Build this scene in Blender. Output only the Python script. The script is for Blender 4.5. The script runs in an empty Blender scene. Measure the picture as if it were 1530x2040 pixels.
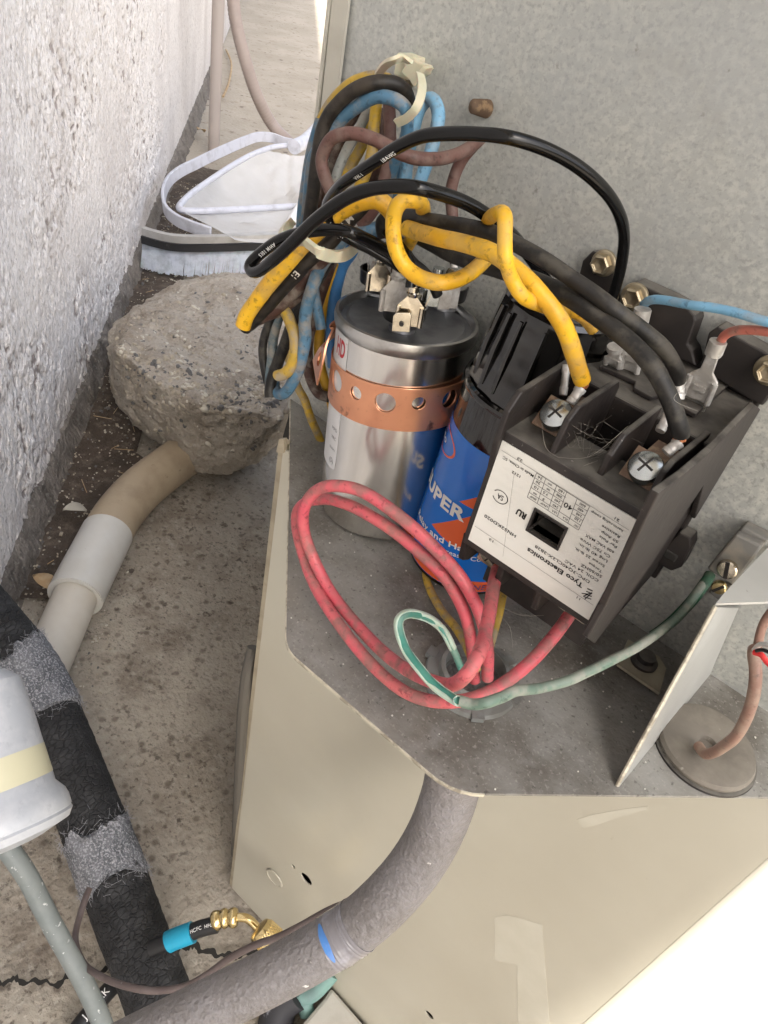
import bpy, bmesh, math, random
import numpy as np
from mathutils import Vector, Matrix
random.seed(7); rng = np.random.default_rng(7)
S = bpy.context.scene; COL = S.collection
# ------------------------------------------------------------ camera
F = 1493.0; CX, CY = 765.0, 1020.0
def _n(v): return v / np.linalg.norm(v)
_X = _n(np.array([2815., 1950., -F])); _Z = np.array([420., -1750., -F]); _Z = _n(_Z - _X * (_X @ _Z)); _Y = np.cross(_Z, _X)
R = np.array([_X, _Y, _Z])
CAM = -_n(R @ np.array([565 - CX, 890 - CY, F])) * .36
cd = bpy.data.cameras.new('camera'); cam = bpy.data.objects.new('camera', cd); COL.objects.link(cam)
m = np.eye(4); m[:3, 0] = R[:, 0]; m[:3, 1] = -R[:, 1]; m[:3, 2] = -R[:, 2]; m[:3, 3] = CAM
cam.matrix_world = Matrix(m.tolist())
cd.sensor_fit = 'VERTICAL'; cd.sensor_height = 24; cd.lens = 24 * F / 2040
cd.clip_start = .005; cd.clip_end = 200
cd.dof.use_dof = False
S.camera = cam
# ------------------------------------------------------------ world, sun, exposure
SUN_DIR = Vector((.80, -.74, 1.00)).normalized()
w = bpy.data.worlds.new('World'); S.world = w; w.use_nodes = True
nt = w.node_tree; nt.nodes.clear()
sky = nt.nodes.new('ShaderNodeTexSky'); sky.sky_type = 'NISHITA'; sky.sun_disc = False
sky.sun_elevation = math.asin(SUN_DIR.z); sky.sun_rotation = math.atan2(SUN_DIR.x, SUN_DIR.y)
sky.air_density = 1.0; sky.dust_density = 3.5; sky.ozone_density = .6
bg = nt.nodes.new('ShaderNodeBackground'); bg.inputs[1].default_value = .15
wo = nt.nodes.new('ShaderNodeOutputWorld'); hs = nt.nodes.new('ShaderNodeHueSaturation'); hs.inputs['Saturation'].default_value = .55; nt.links.new(sky.outputs[0], hs.inputs['Color']); nt.links.new(hs.outputs[0], bg.inputs[0]); nt.links.new(bg.outputs[0], wo.inputs[0])
sl = bpy.data.lights.new('sun', 'SUN'); sl.energy = 4.0; sl.angle = math.radians(.6); sl.color = (1, .95, .86)
so = bpy.data.objects.new('sun', sl); COL.objects.link(so); so.rotation_euler = (-SUN_DIR).to_track_quat('-Z', 'Y').to_euler()
vs = S.view_settings; vs.view_transform = 'Standard'; vs.look = 'None'; vs.gamma = 1; vs.use_curve_mapping = False
vs.exposure = 1.72

# ------------------------------------------------------------ photo geometry helpers (pixels of the photo -> points of the place)
PY = .032       # galvanised panel
G = -.50        # ground level
def ray(px, py): return R @ np.array([px - CX, py - CY, F])
def hit(px, py, ax, val):
    r = ray(px, py); t = (val - CAM[ax]) / r[ax]; return CAM + r * t
def hy(px, py, y): return hit(px, py, 1, y)
def hz(px, py, z): return hit(px, py, 2, z)
def hd(px, py, d): return CAM + ray(px, py) / F * d
def depth(p): return float((R.T @ (np.array(p) - CAM))[2])
def V(p): return Vector((float(p[0]), float(p[1]), float(p[2])))
C3 = lambda X, Y: (920 + X / 2.508, 540 + Y / 2.508)
K1 = lambda X, Y: (440 + X / 2.942, 80 + Y / 2.942)
K5 = lambda X, Y: (440 + X / 4.78, 400 + Y / 4.78)
K8 = lambda X, Y: (240 + X / 3.326, Y / 3.326)
K4 = lambda X, Y: (540 + X / 2.318, 920 + Y / 2.318)
KR = lambda X, Y: (1130 + X / 3.29, 1000 + Y / 3.29)
K6 = lambda X, Y: (1180 + X / 4.371, 480 + Y / 4.371)
KL = lambda X, Y: (920 + X / 4.026, 860 + Y / 4.026)
KB = lambda X, Y: (700 + X / 5.1, 820 + Y / 5.1)
KC = lambda X, Y: (700 + X / 5.885, 480 + Y / 5.885)

# ------------------------------------------------------------ materials
MATS = {}
def srgb(r, g, b):
    f = lambda c: (c / 255 / 12.92) if c / 255 <= .04045 else ((c / 255 + .055) / 1.055) ** 2.4
    return (f(r), f(g), f(b), 1)
def mat(name, col, rough=.6, metal=0., layers=(), bumps=(), coat=0., spec=.5, trans=0., alpha=1., stretch=(1, 1, 1), uv=False, roughvar=0., sss=0., aniso=0.):
    if name in MATS: return MATS[name]
    M = bpy.data.materials.new(name); M.use_nodes = True; t = M.node_tree; N = t.nodes; L = t.links
    b = N['Principled BSDF']
    tc = N.new('ShaderNodeTexCoord'); mp = N.new('ShaderNodeMapping'); mp.inputs['Scale'].default_value = stretch
    L.new(tc.outputs['UV' if uv else 'Object'], mp.inputs[0]); co = mp.outputs[0]
    cur = None; c0 = tuple(col) + ((1,) if len(col) == 3 else ())
    rg = N.new('ShaderNodeRGB'); rg.outputs[0].default_value = c0; cur = rg.outputs[0]
    rcur = None
    for ly in layers:   # (kind, scale, colour, lo, hi, amount[, detail[, roughness value]])
        kind, sc, c2, lo, hi, amt = ly[:6]; det = ly[6] if len(ly) > 6 else 4
        if kind == 'noise':
            n = N.new('ShaderNodeTexNoise'); n.inputs['Scale'].default_value = sc; n.inputs['Detail'].default_value = det; n.inputs['Roughness'].default_value = .6; out = n.outputs[0]
        elif kind == 'cell':
            n = N.new('ShaderNodeTexVoronoi'); n.inputs['Scale'].default_value = sc; n.feature = 'F1'
            nz = N.new('ShaderNodeTexNoise'); nz.inputs['Scale'].default_value = sc * 1.7
            mx = N.new('ShaderNodeMix'); mx.data_type = 'VECTOR'; mx.inputs[0].default_value = .03
            L.new(co, mx.inputs[4]); L.new(nz.outputs[1], mx.inputs[5]); L.new(co, nz.inputs[0]); L.new(co, n.inputs[0]); out = n.outputs[0]
        elif kind == 'up':      # dust that settled on surfaces facing up
            g = N.new('ShaderNodeNewGeometry'); s_ = N.new('ShaderNodeSeparateXYZ'); L.new(g.outputs['Normal'], s_.inputs[0])
            n = N.new('ShaderNodeTexNoise'); n.inputs['Scale'].default_value = sc; n.inputs['Detail'].default_value = det
            L.new(co, n.inputs[0])
            ma = N.new('ShaderNodeMath'); ma.operation = 'MULTIPLY_ADD'; L.new(n.outputs[0], ma.inputs[0]); ma.inputs[1].default_value = .9; L.new(s_.outputs[2], ma.inputs[2]); out = ma.outputs[0]
        elif kind == 'attr':
            n = N.new('ShaderNodeAttribute'); n.attribute_name = sc; out = n.outputs['Fac']
        if kind == 'noise': L.new(co, n.inputs[0])
        mr = N.new('ShaderNodeMapRange'); mr.inputs[1].default_value = lo; mr.inputs[2].default_value = hi; mr.inputs[3].default_value = 0; mr.inputs[4].default_value = amt; L.new(out, mr.inputs[0])
        mx = N.new('ShaderNodeMix'); mx.data_type = 'RGBA'; L.new(mr.outputs[0], mx.inputs[0]); L.new(cur, mx.inputs[6]); mx.inputs[7].default_value = tuple(c2[:3]) + (1,); cur = mx.outputs[2]
        if len(ly) > 7:
            mf = N.new('ShaderNodeMix'); mf.data_type = 'FLOAT'; L.new(mr.outputs[0], mf.inputs[0])
            if rcur is None: mf.inputs[2].default_value = rough
            else: L.new(rcur, mf.inputs[2])
            mf.inputs[3].default_value = ly[7]; rcur = mf.outputs[0]
    L.new(cur, b.inputs['Base Color'])
    if rcur is not None: L.new(rcur, b.inputs['Roughness'])
    else: b.inputs['Roughness'].default_value = rough
    b.inputs['Metallic'].default_value = metal; b.inputs['Specular IOR Level'].default_value = spec
    b.inputs['Coat Weight'].default_value = coat; b.inputs['Coat Roughness'].default_value = .08
    b.inputs['Transmission Weight'].default_value = trans; b.inputs['Alpha'].default_value = alpha
    b.inputs['Anisotropic'].default_value = aniso
    if sss: b.inputs['Subsurface Weight'].default_value = sss; b.inputs['Subsurface Scale'].default_value = .004
    prev = None
    for bp in bumps:   # (kind, scale, strength, distance[, detail])
        kind, sc, st, di = bp[:4]; det = bp[4] if len(bp) > 4 else 4
        if kind == 'noise': n = N.new('ShaderNodeTexNoise'); n.inputs['Detail'].default_value = det
        elif kind == 'crack': n = N.new('ShaderNodeTexVoronoi'); n.feature = 'DISTANCE_TO_EDGE'
        else: n = N.new('ShaderNodeTexVoronoi')
        n.inputs['Scale'].default_value = sc; L.new(co, n.inputs[0])
        src = n.outputs[0]
        if kind == 'crack':
            q = N.new('ShaderNodeMapRange'); q.inputs[2].default_value = .12; L.new(src, q.inputs[0]); src = q.outputs[0]
        if kind == 'pit':
            q = N.new('ShaderNodeMapRange'); q.inputs[1].default_value = .12; q.inputs[2].default_value = .3; L.new(src, q.inputs[0]); src = q.outputs[0]
        bm = N.new('ShaderNodeBump'); bm.inputs['Strength'].default_value = st; bm.inputs['Distance'].default_value = di
        L.new(src, bm.inputs['Height'])
        if prev: L.new(prev, bm.inputs['Normal'])
        prev = bm.outputs[0]
    if prev: L.new(prev, b.inputs['Normal'])
    MATS[name] = M; return M
DUST = (.25, .22, .18)
galv = mat('galvanised_steel', (.40, .405, .375), .48, .3, [('noise', 14, (.30, .305, .29), .42, .68, .6), ('noise', 400, (.52, .52, .47), .46, .60, .75, 6), ('noise', 650, (.19, .195, .18), .52, .64, .5, 4), ('noise', 5, (.32, .335, .335), .48, .62, .6, 5), ('noise', 30, (.27, .265, .235), .55, .75, .5, 9), ('noise', 3.5, (.44, .45, .44), .45, .65, .6, 3), ('noise', 9, (.36, .32, .25), .55, .78, .4), ('noise', 190, (.14, .13, .11), .66, .74, .5, 6)], [('noise', 500, .3, .0005)])
shelf_m = mat('dusty_shelf_steel', (.25, .244, .225), .62, .15, [('noise', 24, (.095, .083, .068), .40, .62, .85, 6), ('noise', 60, (.27, .265, .25), .54, .72, .6, 7), ('noise', 14, (.16, .125, .09), .5, .7, .45), ('noise', 700, (.36, .345, .31), .56, .70, .5, 3), ('noise', 520, (.035, .03, .025), .60, .70, .6, 3)], [('noise', 500, .4, .0006)])
beige = mat('beige_enamel', (.52, .495, .41), .28, 0, [('noise', 6, (.44, .415, .34), .4, .7, .7), ('noise', 500, (.2, .17, .12), .74, .78, .6), ('noise', 28, (.50, .47, .39), .5, .75, .5, 8), ('noise', 3.2, (.44, .41, .33), .42, .62, .8, 6), ('noise', 130, (.34, .30, .22), .68, .74, .5, 8)], [('noise', 300, .1, .0004), ('noise', 9, .35, .012, 1)])
beige_d = mat('grimy_beige_edge', (.38, .33, .24), .5, 0, [('noise', 60, (.2, .16, .11), .45, .7, .6)])
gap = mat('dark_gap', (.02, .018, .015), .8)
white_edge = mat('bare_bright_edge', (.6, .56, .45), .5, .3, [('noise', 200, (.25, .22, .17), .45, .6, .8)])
concrete = mat('stained_concrete', (.33, .29, .235), .88, 0, [('noise', 4, (.46, .42, .35), .40, .62, .9, 8), ('noise', 12, (.17, .138, .105), .50, .66, .75, 8), ('noise', 130, (.46, .425, .36), .52, .68, .55, 6), ('noise', 210, (.085, .065, .05), .56, .66, .7, 5), ('noise', 75, (.06, .045, .035), .61, .69, .8, 4), ('cell', 62, (.09, .068, .052), .28, .13, .65), ('noise', 2.5, (.40, .36, .30), .48, .62, .55, 5)], [('noise', 200, .8, .003, 8), ('noise', 60, .7, .006, 6)])
concrete_far = mat('sunbleached_path', (.38, .335, .27), .85, 0, [('noise', 4, (.46, .41, .34), .42, .62, .9, 6), ('noise', 22, (.28, .23, .17), .56, .7, .6, 8), ('noise', 120, (.52, .48, .41), .55, .72, .45, 6), ('noise', 34, (.12, .09, .07), .60, .68, .8, 6)], [('noise', 90, .6, .004, 8)])
dirt = mat('damp_dirt', (.085, .065, .05), .95, 0, [('noise', 60, (.19, .155, .12), .5, .7, .8, 8), ('noise', 14, (.035, .027, .02), .5, .7, .8, 6), ('noise', 400, (.4, .36, .3), .66, .74, .7)], [('noise', 130, .9, .006, 8)])
footing_m = mat('rough_footing', (.22, .195, .17), .9, 0, [('noise', 25, (.10, .085, .07), .45, .65, .9, 8), ('noise', 200, (.42, .40, .36), .55, .7, .6)], [('noise', 120, .9, .008, 8)])
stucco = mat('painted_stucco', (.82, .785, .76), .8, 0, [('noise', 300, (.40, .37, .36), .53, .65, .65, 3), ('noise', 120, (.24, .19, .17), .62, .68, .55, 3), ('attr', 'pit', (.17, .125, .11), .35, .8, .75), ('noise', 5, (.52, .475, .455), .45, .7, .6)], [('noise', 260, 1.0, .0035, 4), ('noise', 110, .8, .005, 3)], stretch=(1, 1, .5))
rock = mat('broken_concrete', (.40, .355, .295), .9, 0, [('noise', 12, (.25, .205, .155), .46, .68, .8, 8), ('noise', 300, (.52, .48, .41), .55, .7, .6, 4), ('noise', 120, (.12, .10, .08), .58, .68, .7, 6), ('noise', 7, (.48, .43, .36), .5, .7, .6, 6), ('noise', 50, (.17, .135, .10), .6, .7, .6, 6)], [('noise', 90, 1.0, .009, 10), ('noise', 260, .8, .003, 4)])
pebble_m = mat('pebble_stone', (.40, .35, .27), .8, 0, [('noise', 55, (.10, .10, .105), .50, .56, .9, 1), ('noise', 42, (.62, .58, .49), .55, .60, .8, 1)])
def wire_mat(name, c, c2, dust=.5, rough=.42, up=True, dc=DUST):
    ly = [('noise', 45, c2, .42, .62, .8, 6), ('noise', 420, tuple(x * .3 for x in c), .57, .68, .7, 3), ('noise', 170, tuple(x * .5 for x in c), .58, .72, .35, 6)]
    if dust > 0: ly += [('noise', 130, dc, .47, .60, min(dust * 1.6, .9), 8, .8), ('up', 260, dc, 1.05, 1.5, dust * .6, 6, .8)]
    return mat(name, c, rough, 0, ly, [('noise', 500, .15, .0004), ('noise', 60, .2, .0008)], spec=.35)
m_yel = wire_mat('yellow_wire', (.70, .40, .018), (.50, .25, .012), .24, .38, dc=(.35, .25, .12))
m_yel2 = wire_mat('dusty_yellow_wire', (.52, .33, .03), (.24, .17, .04), .45)
m_blk = wire_mat('dusty_black_wire', (.008, .0075, .007), (.018, .016, .014), .30, .5, dc=(.085, .076, .06))
m_blk2 = wire_mat('dusty_dark_wire', (.009, .0075, .006), (.018, .014, .010), .26, .5, dc=(.07, .055, .04))
m_glossblk = mat('glossy_black_wire', (.004, .004, .004), .16, 0, [('noise', 300, (.03, .027, .024), .68, .8, .3)], spec=.32)
m_blu = wire_mat('blue_wire', (.075, .17, .26), (.05, .11, .16), .45)
m_lblu = wire_mat('light_blue_wire', (.17, .36, .52), (.12, .26, .38), .25)
m_dblu = wire_mat('teal_grey_wire', (.09, .13, .145), (.06, .07, .07), .5)
m_brn = wire_mat('mauve_brown_wire', (.115, .056, .046), (.08, .038, .03), .35, .5, dc=(.17, .12, .10))
m_dbrn = wire_mat('dark_brown_wire', (.06, .028, .02), (.04, .02, .015), .4, .5)
m_gry = wire_mat('grey_wire', (.24, .25, .23), (.17, .17, .15), .4)
m_pnk = wire_mat('faded_red_wire', (.52, .085, .11), (.50, .14, .13), .45, .38, dc=(.22, .125, .11))
m_grn = wire_mat('green_wire', (.02, .09, .05), (.04, .08, .05), .5, dc=(.14, .16, .12))
m_grn2 = mat('jade_core_wire', (.035, .20, .15), .4, 0, [('noise', 90, (.10, .27, .22), .4, .65, .7), ('noise', 60, (.30, .33, .28), .5, .7, .5)])
m_sheath = mat('cracked_pale_sheath', (.50, .60, .50), .45, 0, [('noise', 70, (.28, .34, .28), .45, .68, .8), ('noise', 30, (.62, .66, .45), .5, .7, .5)], [('noise', 300, .3, .0006)], sss=.2)
m_grngry = wire_mat('dusty_green_wire', (.12, .18, .14), (.18, .22, .18), .5, dc=(.27, .27, .23))
m_sal = wire_mat('salmon_wire', (.48, .15, .11), (.34, .12, .09), .35)
m_tan = wire_mat('tan_cable', (.25, .145, .11), (.17, .10, .075), .45, dc=(.3, .22, .17))
alu = mat('brushed_aluminium', (.82, .80, .76), .21, 1, [('noise', 60, (.42, .41, .39), .45, .7, .55, 6)], [('noise', 120, .12, .0004)], stretch=(1, 1, .06), aniso=.3)
alu_top = mat('dull_lid_steel', (.34, .345, .36), .42, .85, [('noise', 50, (.10, .10, .11), .45, .65, .6), ('noise', 350, (.3, .3, .3), .66, .74, .5)])
rim_m = mat('rolled_rim_steel', (.60, .59, .57), .3, 1, [('noise', 80, (.25, .24, .23), .45, .7, .6)])
tin = mat('tin_terminal', (.75, .68, .55), .2, 1, [('noise', 120, (.40, .34, .26), .45, .65, .6)], [('noise', 300, .25, .0006)])
tin_old = mat('oxidised_terminal', (.40, .38, .35), .5, .5, [('noise', 150, (.65, .65, .63), .45, .6, .7), ('noise', 90, (.2, .14, .09), .5, .7, .6)], [('noise', 400, .5, .0008)])
zinc = mat('zinc_screw', (.55, .58, .57), .25, 1, [('noise', 200, (.25, .25, .22), .5, .7, .6)])
brassy = mat('yellow_zinc_bolt', (.40, .345, .24), .38, .9, [('noise', 160, (.25, .19, .12), .45, .65, .7)], [('noise', 300, .3, .0005)])
rusty = mat('rusty_thread', (.15, .10, .065), .7, .4, [('noise', 300, (.4, .28, .16), .5, .6, .6)])
brass = mat('polished_brass', (.80, .64, .33), .22, 1, [('noise', 150, (.45, .30, .12), .5, .7, .5)])
copper = mat('copper_strap', (.80, .38, .22), .33, .75, [('noise', 30, (.62, .27, .16), .4, .65, .7), ('noise', 90, (.11, .05, .04), .60, .68, .8), ('noise', 500, (.35, .15, .10), .62, .75, .4)], [('noise', 60, .15, .0006)])
cu_strand = mat('copper_strands', (.50, .20, .09), .4, .8)
bak = mat('dusty_bakelite', (.016, .012, .0105), .55, 0, [('noise', 60, (.038, .030, .026), .45, .68, .7, 8), ('up', 120, (.15, .14, .12), 1.22, 1.60, .75, 6), ('noise', 500, (.35, .33, .3), .68, .75, .5)], [('noise', 350, .35, .0005)])
bak_d = mat('dark_bakelite', (.014, .011, .010), .5, 0, [('noise', 90, (.035, .028, .024), .45, .7, .6), ('up', 150, (.15, .14, .12), 1.2, 1.5, .7)])
blk_gloss = mat('glossy_black_plastic', (.005, .0045, .004), .07, 0, [('noise', 40, (.012, .010, .009), .55, .75, .5)], [('noise', 30, .1, .002)], coat=.6)
blk_cup = mat('black_terminal_cup', (.012, .012, .012), .3)
paper = mat('silver_white_label', (.74, .73, .68), .42, .15, [('noise', 14, (.55, .54, .47), .4, .7, .6), ('noise', 500, (.2, .19, .16), .72, .78, .5)], [('noise', 160, .35, .0005, 3)], stretch=(1, 1, 2.4))
wlabel = mat('white_sticker', (.62, .62, .62), .3)
ink = mat('black_print', (.015, .013, .012), .6)
ink_w = mat('white_print', (.72, .72, .70), .4)
ink_y = mat('pale_wire_print', (.55, .52, .46), .5)
ink_r = mat('red_print', (.45, .02, .03), .4)
ink_v = mat('violet_print', (.06, .03, .12), .4)
blu_l = mat('blue_can_label', (.006, .15, .60), .2, 0, [('noise', 20, (.005, .12, .50), .4, .7, .6)], coat=.4)
org_l = mat('orange_label_print', (.72, .12, .035), .22, 0, [('noise', 20, (.60, .09, .03), .4, .7, .6)], coat=.4)
tie = mat('yellowed_nylon', (.56, .54, .40), .4, 0, [('noise', 80, (.40, .36, .22), .45, .7, .5)], [('noise', 200, .1, .0005)], sss=.3)
pvc_w = mat('white_pvc', (.62, .61, .57), .35, 0, [('noise', 14, (.52, .49, .43), .45, .7, .6), ('noise', 300, (.3, .26, .2), .70, .76, .5)], [('noise', 20, .1, .004)])
pvc_c = mat('cream_pvc', (.66, .62, .54), .4, 0, [('noise', 14, (.56, .50, .41), .45, .7, .6), ('noise', 220, (.3, .2, .12), .68, .76, .5)])
pvc_t = mat('tan_flex_pvc', (.40, .32, .22), .5, 0, [('noise', 25, (.27, .205, .14), .45, .7, .7), ('noise', 90, (.12, .09, .06), .66, .74, .7)], [('noise', 70, .2, .003)])
foam = mat('cracked_black_foam', (.016, .016, .017), .8, 0, [('noise', 70, (.045, .045, .047), .45, .66, .8), ('noise', 400, (.12, .12, .12), .68, .76, .3)], [('crack', 250, .8, .0020), ('noise', 90, .8, .003), ('noise', 500, .5, .001)], stretch=(1, .6, 1))
tape = mat('grey_fabric_tape', (.10, .105, .115), .9, 0, [('noise', 60, (.20, .205, .22), .40, .6, .9, 8), ('noise', 600, (.42, .42, .44), .50, .62, .8, 2), ('noise', 400, (.42, .42, .43), .58, .68, .7, 6)], [('noise', 400, .9, .002, 6)])
flexc = mat('grey_flex_jacket', (.20, .187, .185), .55, 0, [('noise', 16, (.135, .12, .108), .42, .65, .8), ('noise', 320, (.25, .238, .24), .48, .66, .5, 4), ('noise', 130, (.70, .68, .64), .70, .735, .8, 4)], [('noise', 420, 1.0, .0016, 5)])
blutape = mat('blue_tape', (.07, .21, .52), .2, 0, [('noise', 60, (.25, .33, .60), .5, .65, .6)], [('noise', 60, .4, .002)])
cleartape = mat('dusty_clear_tape', (.20, .19, .20), .18, 0, [('noise', 90, (.36, .36, .40), .55, .7, .5)], [('noise', 60, .4, .002)])
drier_m = mat('painted_steel_can', (.46, .48, .51), .38, 0, [('noise', 60, (.56, .57, .59), .45, .62, .8, 8), ('noise', 160, (.36, .38, .41), .56, .68, .5, 8), ('noise', 30, (.45, .22, .09), .70, .74, .6)], [('noise', 90, .12, .001)])
cream = mat('cream_sticker', (.60, .57, .40), .4, 0, [('noise', 200, (.5, .47, .35), .66, .76, .4)])
bluegrey = mat('bluegrey_pipe', (.19, .21, .205), .5, 0, [('noise', 60, (.12, .145, .145), .45, .7, .6), ('noise', 240, (.65, .66, .64), .64, .70, .8)])
teal = mat('teal_patina', (.17, .30, .27), .6, 0, [('noise', 40, (.13, .2, .2), .45, .65, .8)])
cable_m = mat('dusty_brown_cable', (.10, .075, .07), .5, 0, [('noise', 60, (.16, .13, .125), .45, .7, .7), ('noise', 200, (.7, .68, .65), .70, .75, .6)])
sleeve = mat('cyan_sleeve', (.015, .30, .47), .4, 0, [('noise', 90, (.02, .22, .34), .5, .7, .6)])
hosebk = mat('black_rubber_hose', (.012, .012, .013), .4)
frame_w = mat('white_skimmer_frame', (.56, .57, .63), .4, 0, [('noise', 40, (.38, .38, .42), .48, .68, .7, 8)])
net = mat('white_mesh_net', (.80, .80, .80), .7, 0, [('noise', 12, (.68, .67, .65), .4, .7, .6)], [('noise', 25, .5, .01)], alpha=.55)
bristle_m = mat('grey_bristles', (.66, .67, .74), .6, 0, [('noise', 60, (.40, .41, .46), .45, .7, .8)], sss=.2)
strip_m = mat('black_brush_strip', (.02, .02, .022), .5, 0, [('noise', 80, (.12, .12, .12), .62, .75, .5)])
albar = mat('aluminium_bar', (.50, .49, .47), .45, .6, [('noise', 40, (.36, .34, .32), .45, .7, .6)])
hose_t = mat('taupe_vacuum_hose', (.36, .30, .27), .5, 0, [('noise', 12, (.27, .22, .20), .4, .7, .6)])
pole_m = mat('painted_conduit', (.38, .335, .305), .55, 0, [('noise', 9, (.36, .31, .29), .4, .7, .6)])
grom_m = mat('dusty_rubber_grommet', (.13, .115, .095), .75, 0, [('noise', 90, (.19, .17, .14), .45, .65, .7, 8), ('noise', 500, (.4, .38, .33), .68, .75, .5)], [('noise', 250, .4, .0008)])
div_m = mat('divider_steel', (.42, .42, .40), .45, .35, [('noise', 18, (.52, .52, .50), .4, .65, .8), ('noise', 300, (.2, .17, .14), .66, .74, .5)], [('noise', 260, .2, .0005)])
web_m = mat('cobweb_silk', (.40, .37, .32), .6, alpha=.6)
leaf_m = mat('dry_leaf', (.40, .27, .14), .7, 0, [('noise', 60, (.5, .40, .26), .45, .65, .8)])

# ------------------------------------------------------------ object helpers
_h1 = rng.random(4096)
def vn1(x):
    i = int(math.floor(x)); f = x - i; f = f * f * (3 - 2 * f); return _h1[i % 4096] * (1 - f) + _h1[(i + 1) % 4096] * f - .5
class MB:
    def __init__(s): s.v = []; s.f = []
    def add(s, vs, fs):
        o = len(s.v); s.v += [tuple(map(float, p)) for p in vs]; s.f += [tuple(i + o for i in q) for q in fs]; return s
    def box(s, lo, hi, M=None):
        x0, y0, z0 = lo; x1, y1, z1 = hi
        vs = [Vector(p) for p in [(x0, y0, z0), (x1, y0, z0), (x1, y1, z0), (x0, y1, z0), (x0, y0, z1), (x1, y0, z1), (x1, y1, z1), (x0, y1, z1)]]
        if M is not None: vs = [M @ p for p in vs]
        return s.add(vs, [(3, 2, 1, 0), (4, 5, 6, 7), (0, 1, 5, 4), (1, 2, 6, 5), (2, 3, 7, 6), (3, 0, 4, 7)])
    def prism(s, poly, off):
        n = len(poly); off = Vector(off); P = [V(p) for p in poly]
        vs = P + [p + off for p in P]
        fs = [tuple(range(n)), tuple(range(2 * n - 1, n - 1, -1))] + [(i, i + n, (i + 1) % n + n, (i + 1) % n) for i in range(n)]
        # make outward
        nr = Vector((0, 0, 0))
        for i in range(n): nr += P[i].cross(P[(i + 1) % n])
        if nr.dot(off) > 0: fs = [tuple(reversed(q)) for q in fs]
        return s.add(vs, fs)
    def lathe(s, o, ax, prof, seg=48, a0=0, a1=2 * math.pi, ref=None, cap=True):
        o = Vector(o); ax = Vector(ax).normalized(); e1 = Vector(ref) if ref else ax.orthogonal(); e1 = (e1 - ax * e1.dot(ax)).normalized(); e2 = ax.cross(e1)
        full = abs(a1 - a0 - 2 * math.pi) < 1e-6; k = seg if full else seg + 1
        vs = []
        for h, r in prof:
            for i in range(k):
                a = a0 + (a1 - a0) * i / seg; vs.append(o + ax * h + (e1 * math.cos(a) + e2 * math.sin(a)) * r)
        fs = []
        for j in range(len(prof) - 1):
            for i in range(seg):
                a = j * k + i; b = j * k + (i + 1) % k; fs.append((a, b, b + k, a + k))
        if cap and full:
            if prof[0][1] > 1e-7: fs.append(tuple(reversed(range(k))))
            if prof[-1][1] > 1e-7: fs.append(tuple(range((len(prof) - 1) * k, len(prof) * k)))
        return s.add(vs, fs)
    def tube(s, pts, r, seg=14, cap=True, flat=None):
        pts = [V(p) for p in pts]; n = len(pts); rr = r if hasattr(r, '__len__') else [r] * n
        T = [(pts[min(i + 1, n - 1)] - pts[max(i - 1, 0)]).normalized() for i in range(n)]
        nr = T[0].orthogonal().normalized(); vs = []
        for i in range(n):
            nr = (nr - T[i] * nr.dot(T[i])).normalized(); b = T[i].cross(nr)
            for k in range(seg):
                a = 2 * math.pi * k / seg; vs.append(pts[i] + (nr * math.cos(a) + b * math.sin(a)) * rr[i])
        fs = [(i * seg + k, i * seg + (k + 1) % seg, (i + 1) * seg + (k + 1) % seg, (i + 1) * seg + k) for i in range(n - 1) for k in range(seg)]
        if cap: fs += [tuple(reversed(range(seg))), tuple(range((n - 1) * seg, n * seg))]
        return s.add(vs, fs)
    def ribbon(s, pts, sides, w, t):
        """flat strap: centre points, side vectors, width, thickness"""
        pts = [V(p) for p in pts]; n = len(pts); vs = []
        for i in range(n):
            T = (pts[min(i + 1, n - 1)] - pts[max(i - 1, 0)]).normalized(); sd = (Vector(sides[i]) - T * Vector(sides[i]).dot(T)).normalized(); u = T.cross(sd)
            for a, b in ((-.5, -.5), (.5, -.5), (.5, .5), (-.5, .5)): vs.append(pts[i] + sd * a * w + u * b * t)
        fs = [(i * 4 + k, i * 4 + (k + 1) % 4, i * 4 + 4 + (k + 1) % 4, i * 4 + 4 + k) for i in range(n - 1) for k in range(4)] + [(3, 2, 1, 0), tuple((n - 1) * 4 + k for k in range(4))]
        return s.add(vs, fs)
def spline(pts, n=8, closed=False):
    P = [V(p) for p in pts]; out = []; m = len(P)
    for i in range(m - 1):
        p0 = P[max(i - 1, 0)]; p1 = P[i]; p2 = P[i + 1]; p3 = P[min(i + 2, m - 1)]
        for k in range(n):
            t = k / n; out.append(.5 * ((2 * p1) + (-p0 + p2) * t + (2 * p0 - 5 * p1 + 4 * p2 - p3) * t * t + (-p0 + 3 * p1 - 3 * p2 + p3) * t ** 3))
    out.append(P[-1]); return out
def finish(o, smooth=35):
    me = o.data
    if smooth:
        me.shade_smooth()
        me.set_sharp_from_angle(angle=math.radians(smooth))
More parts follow.
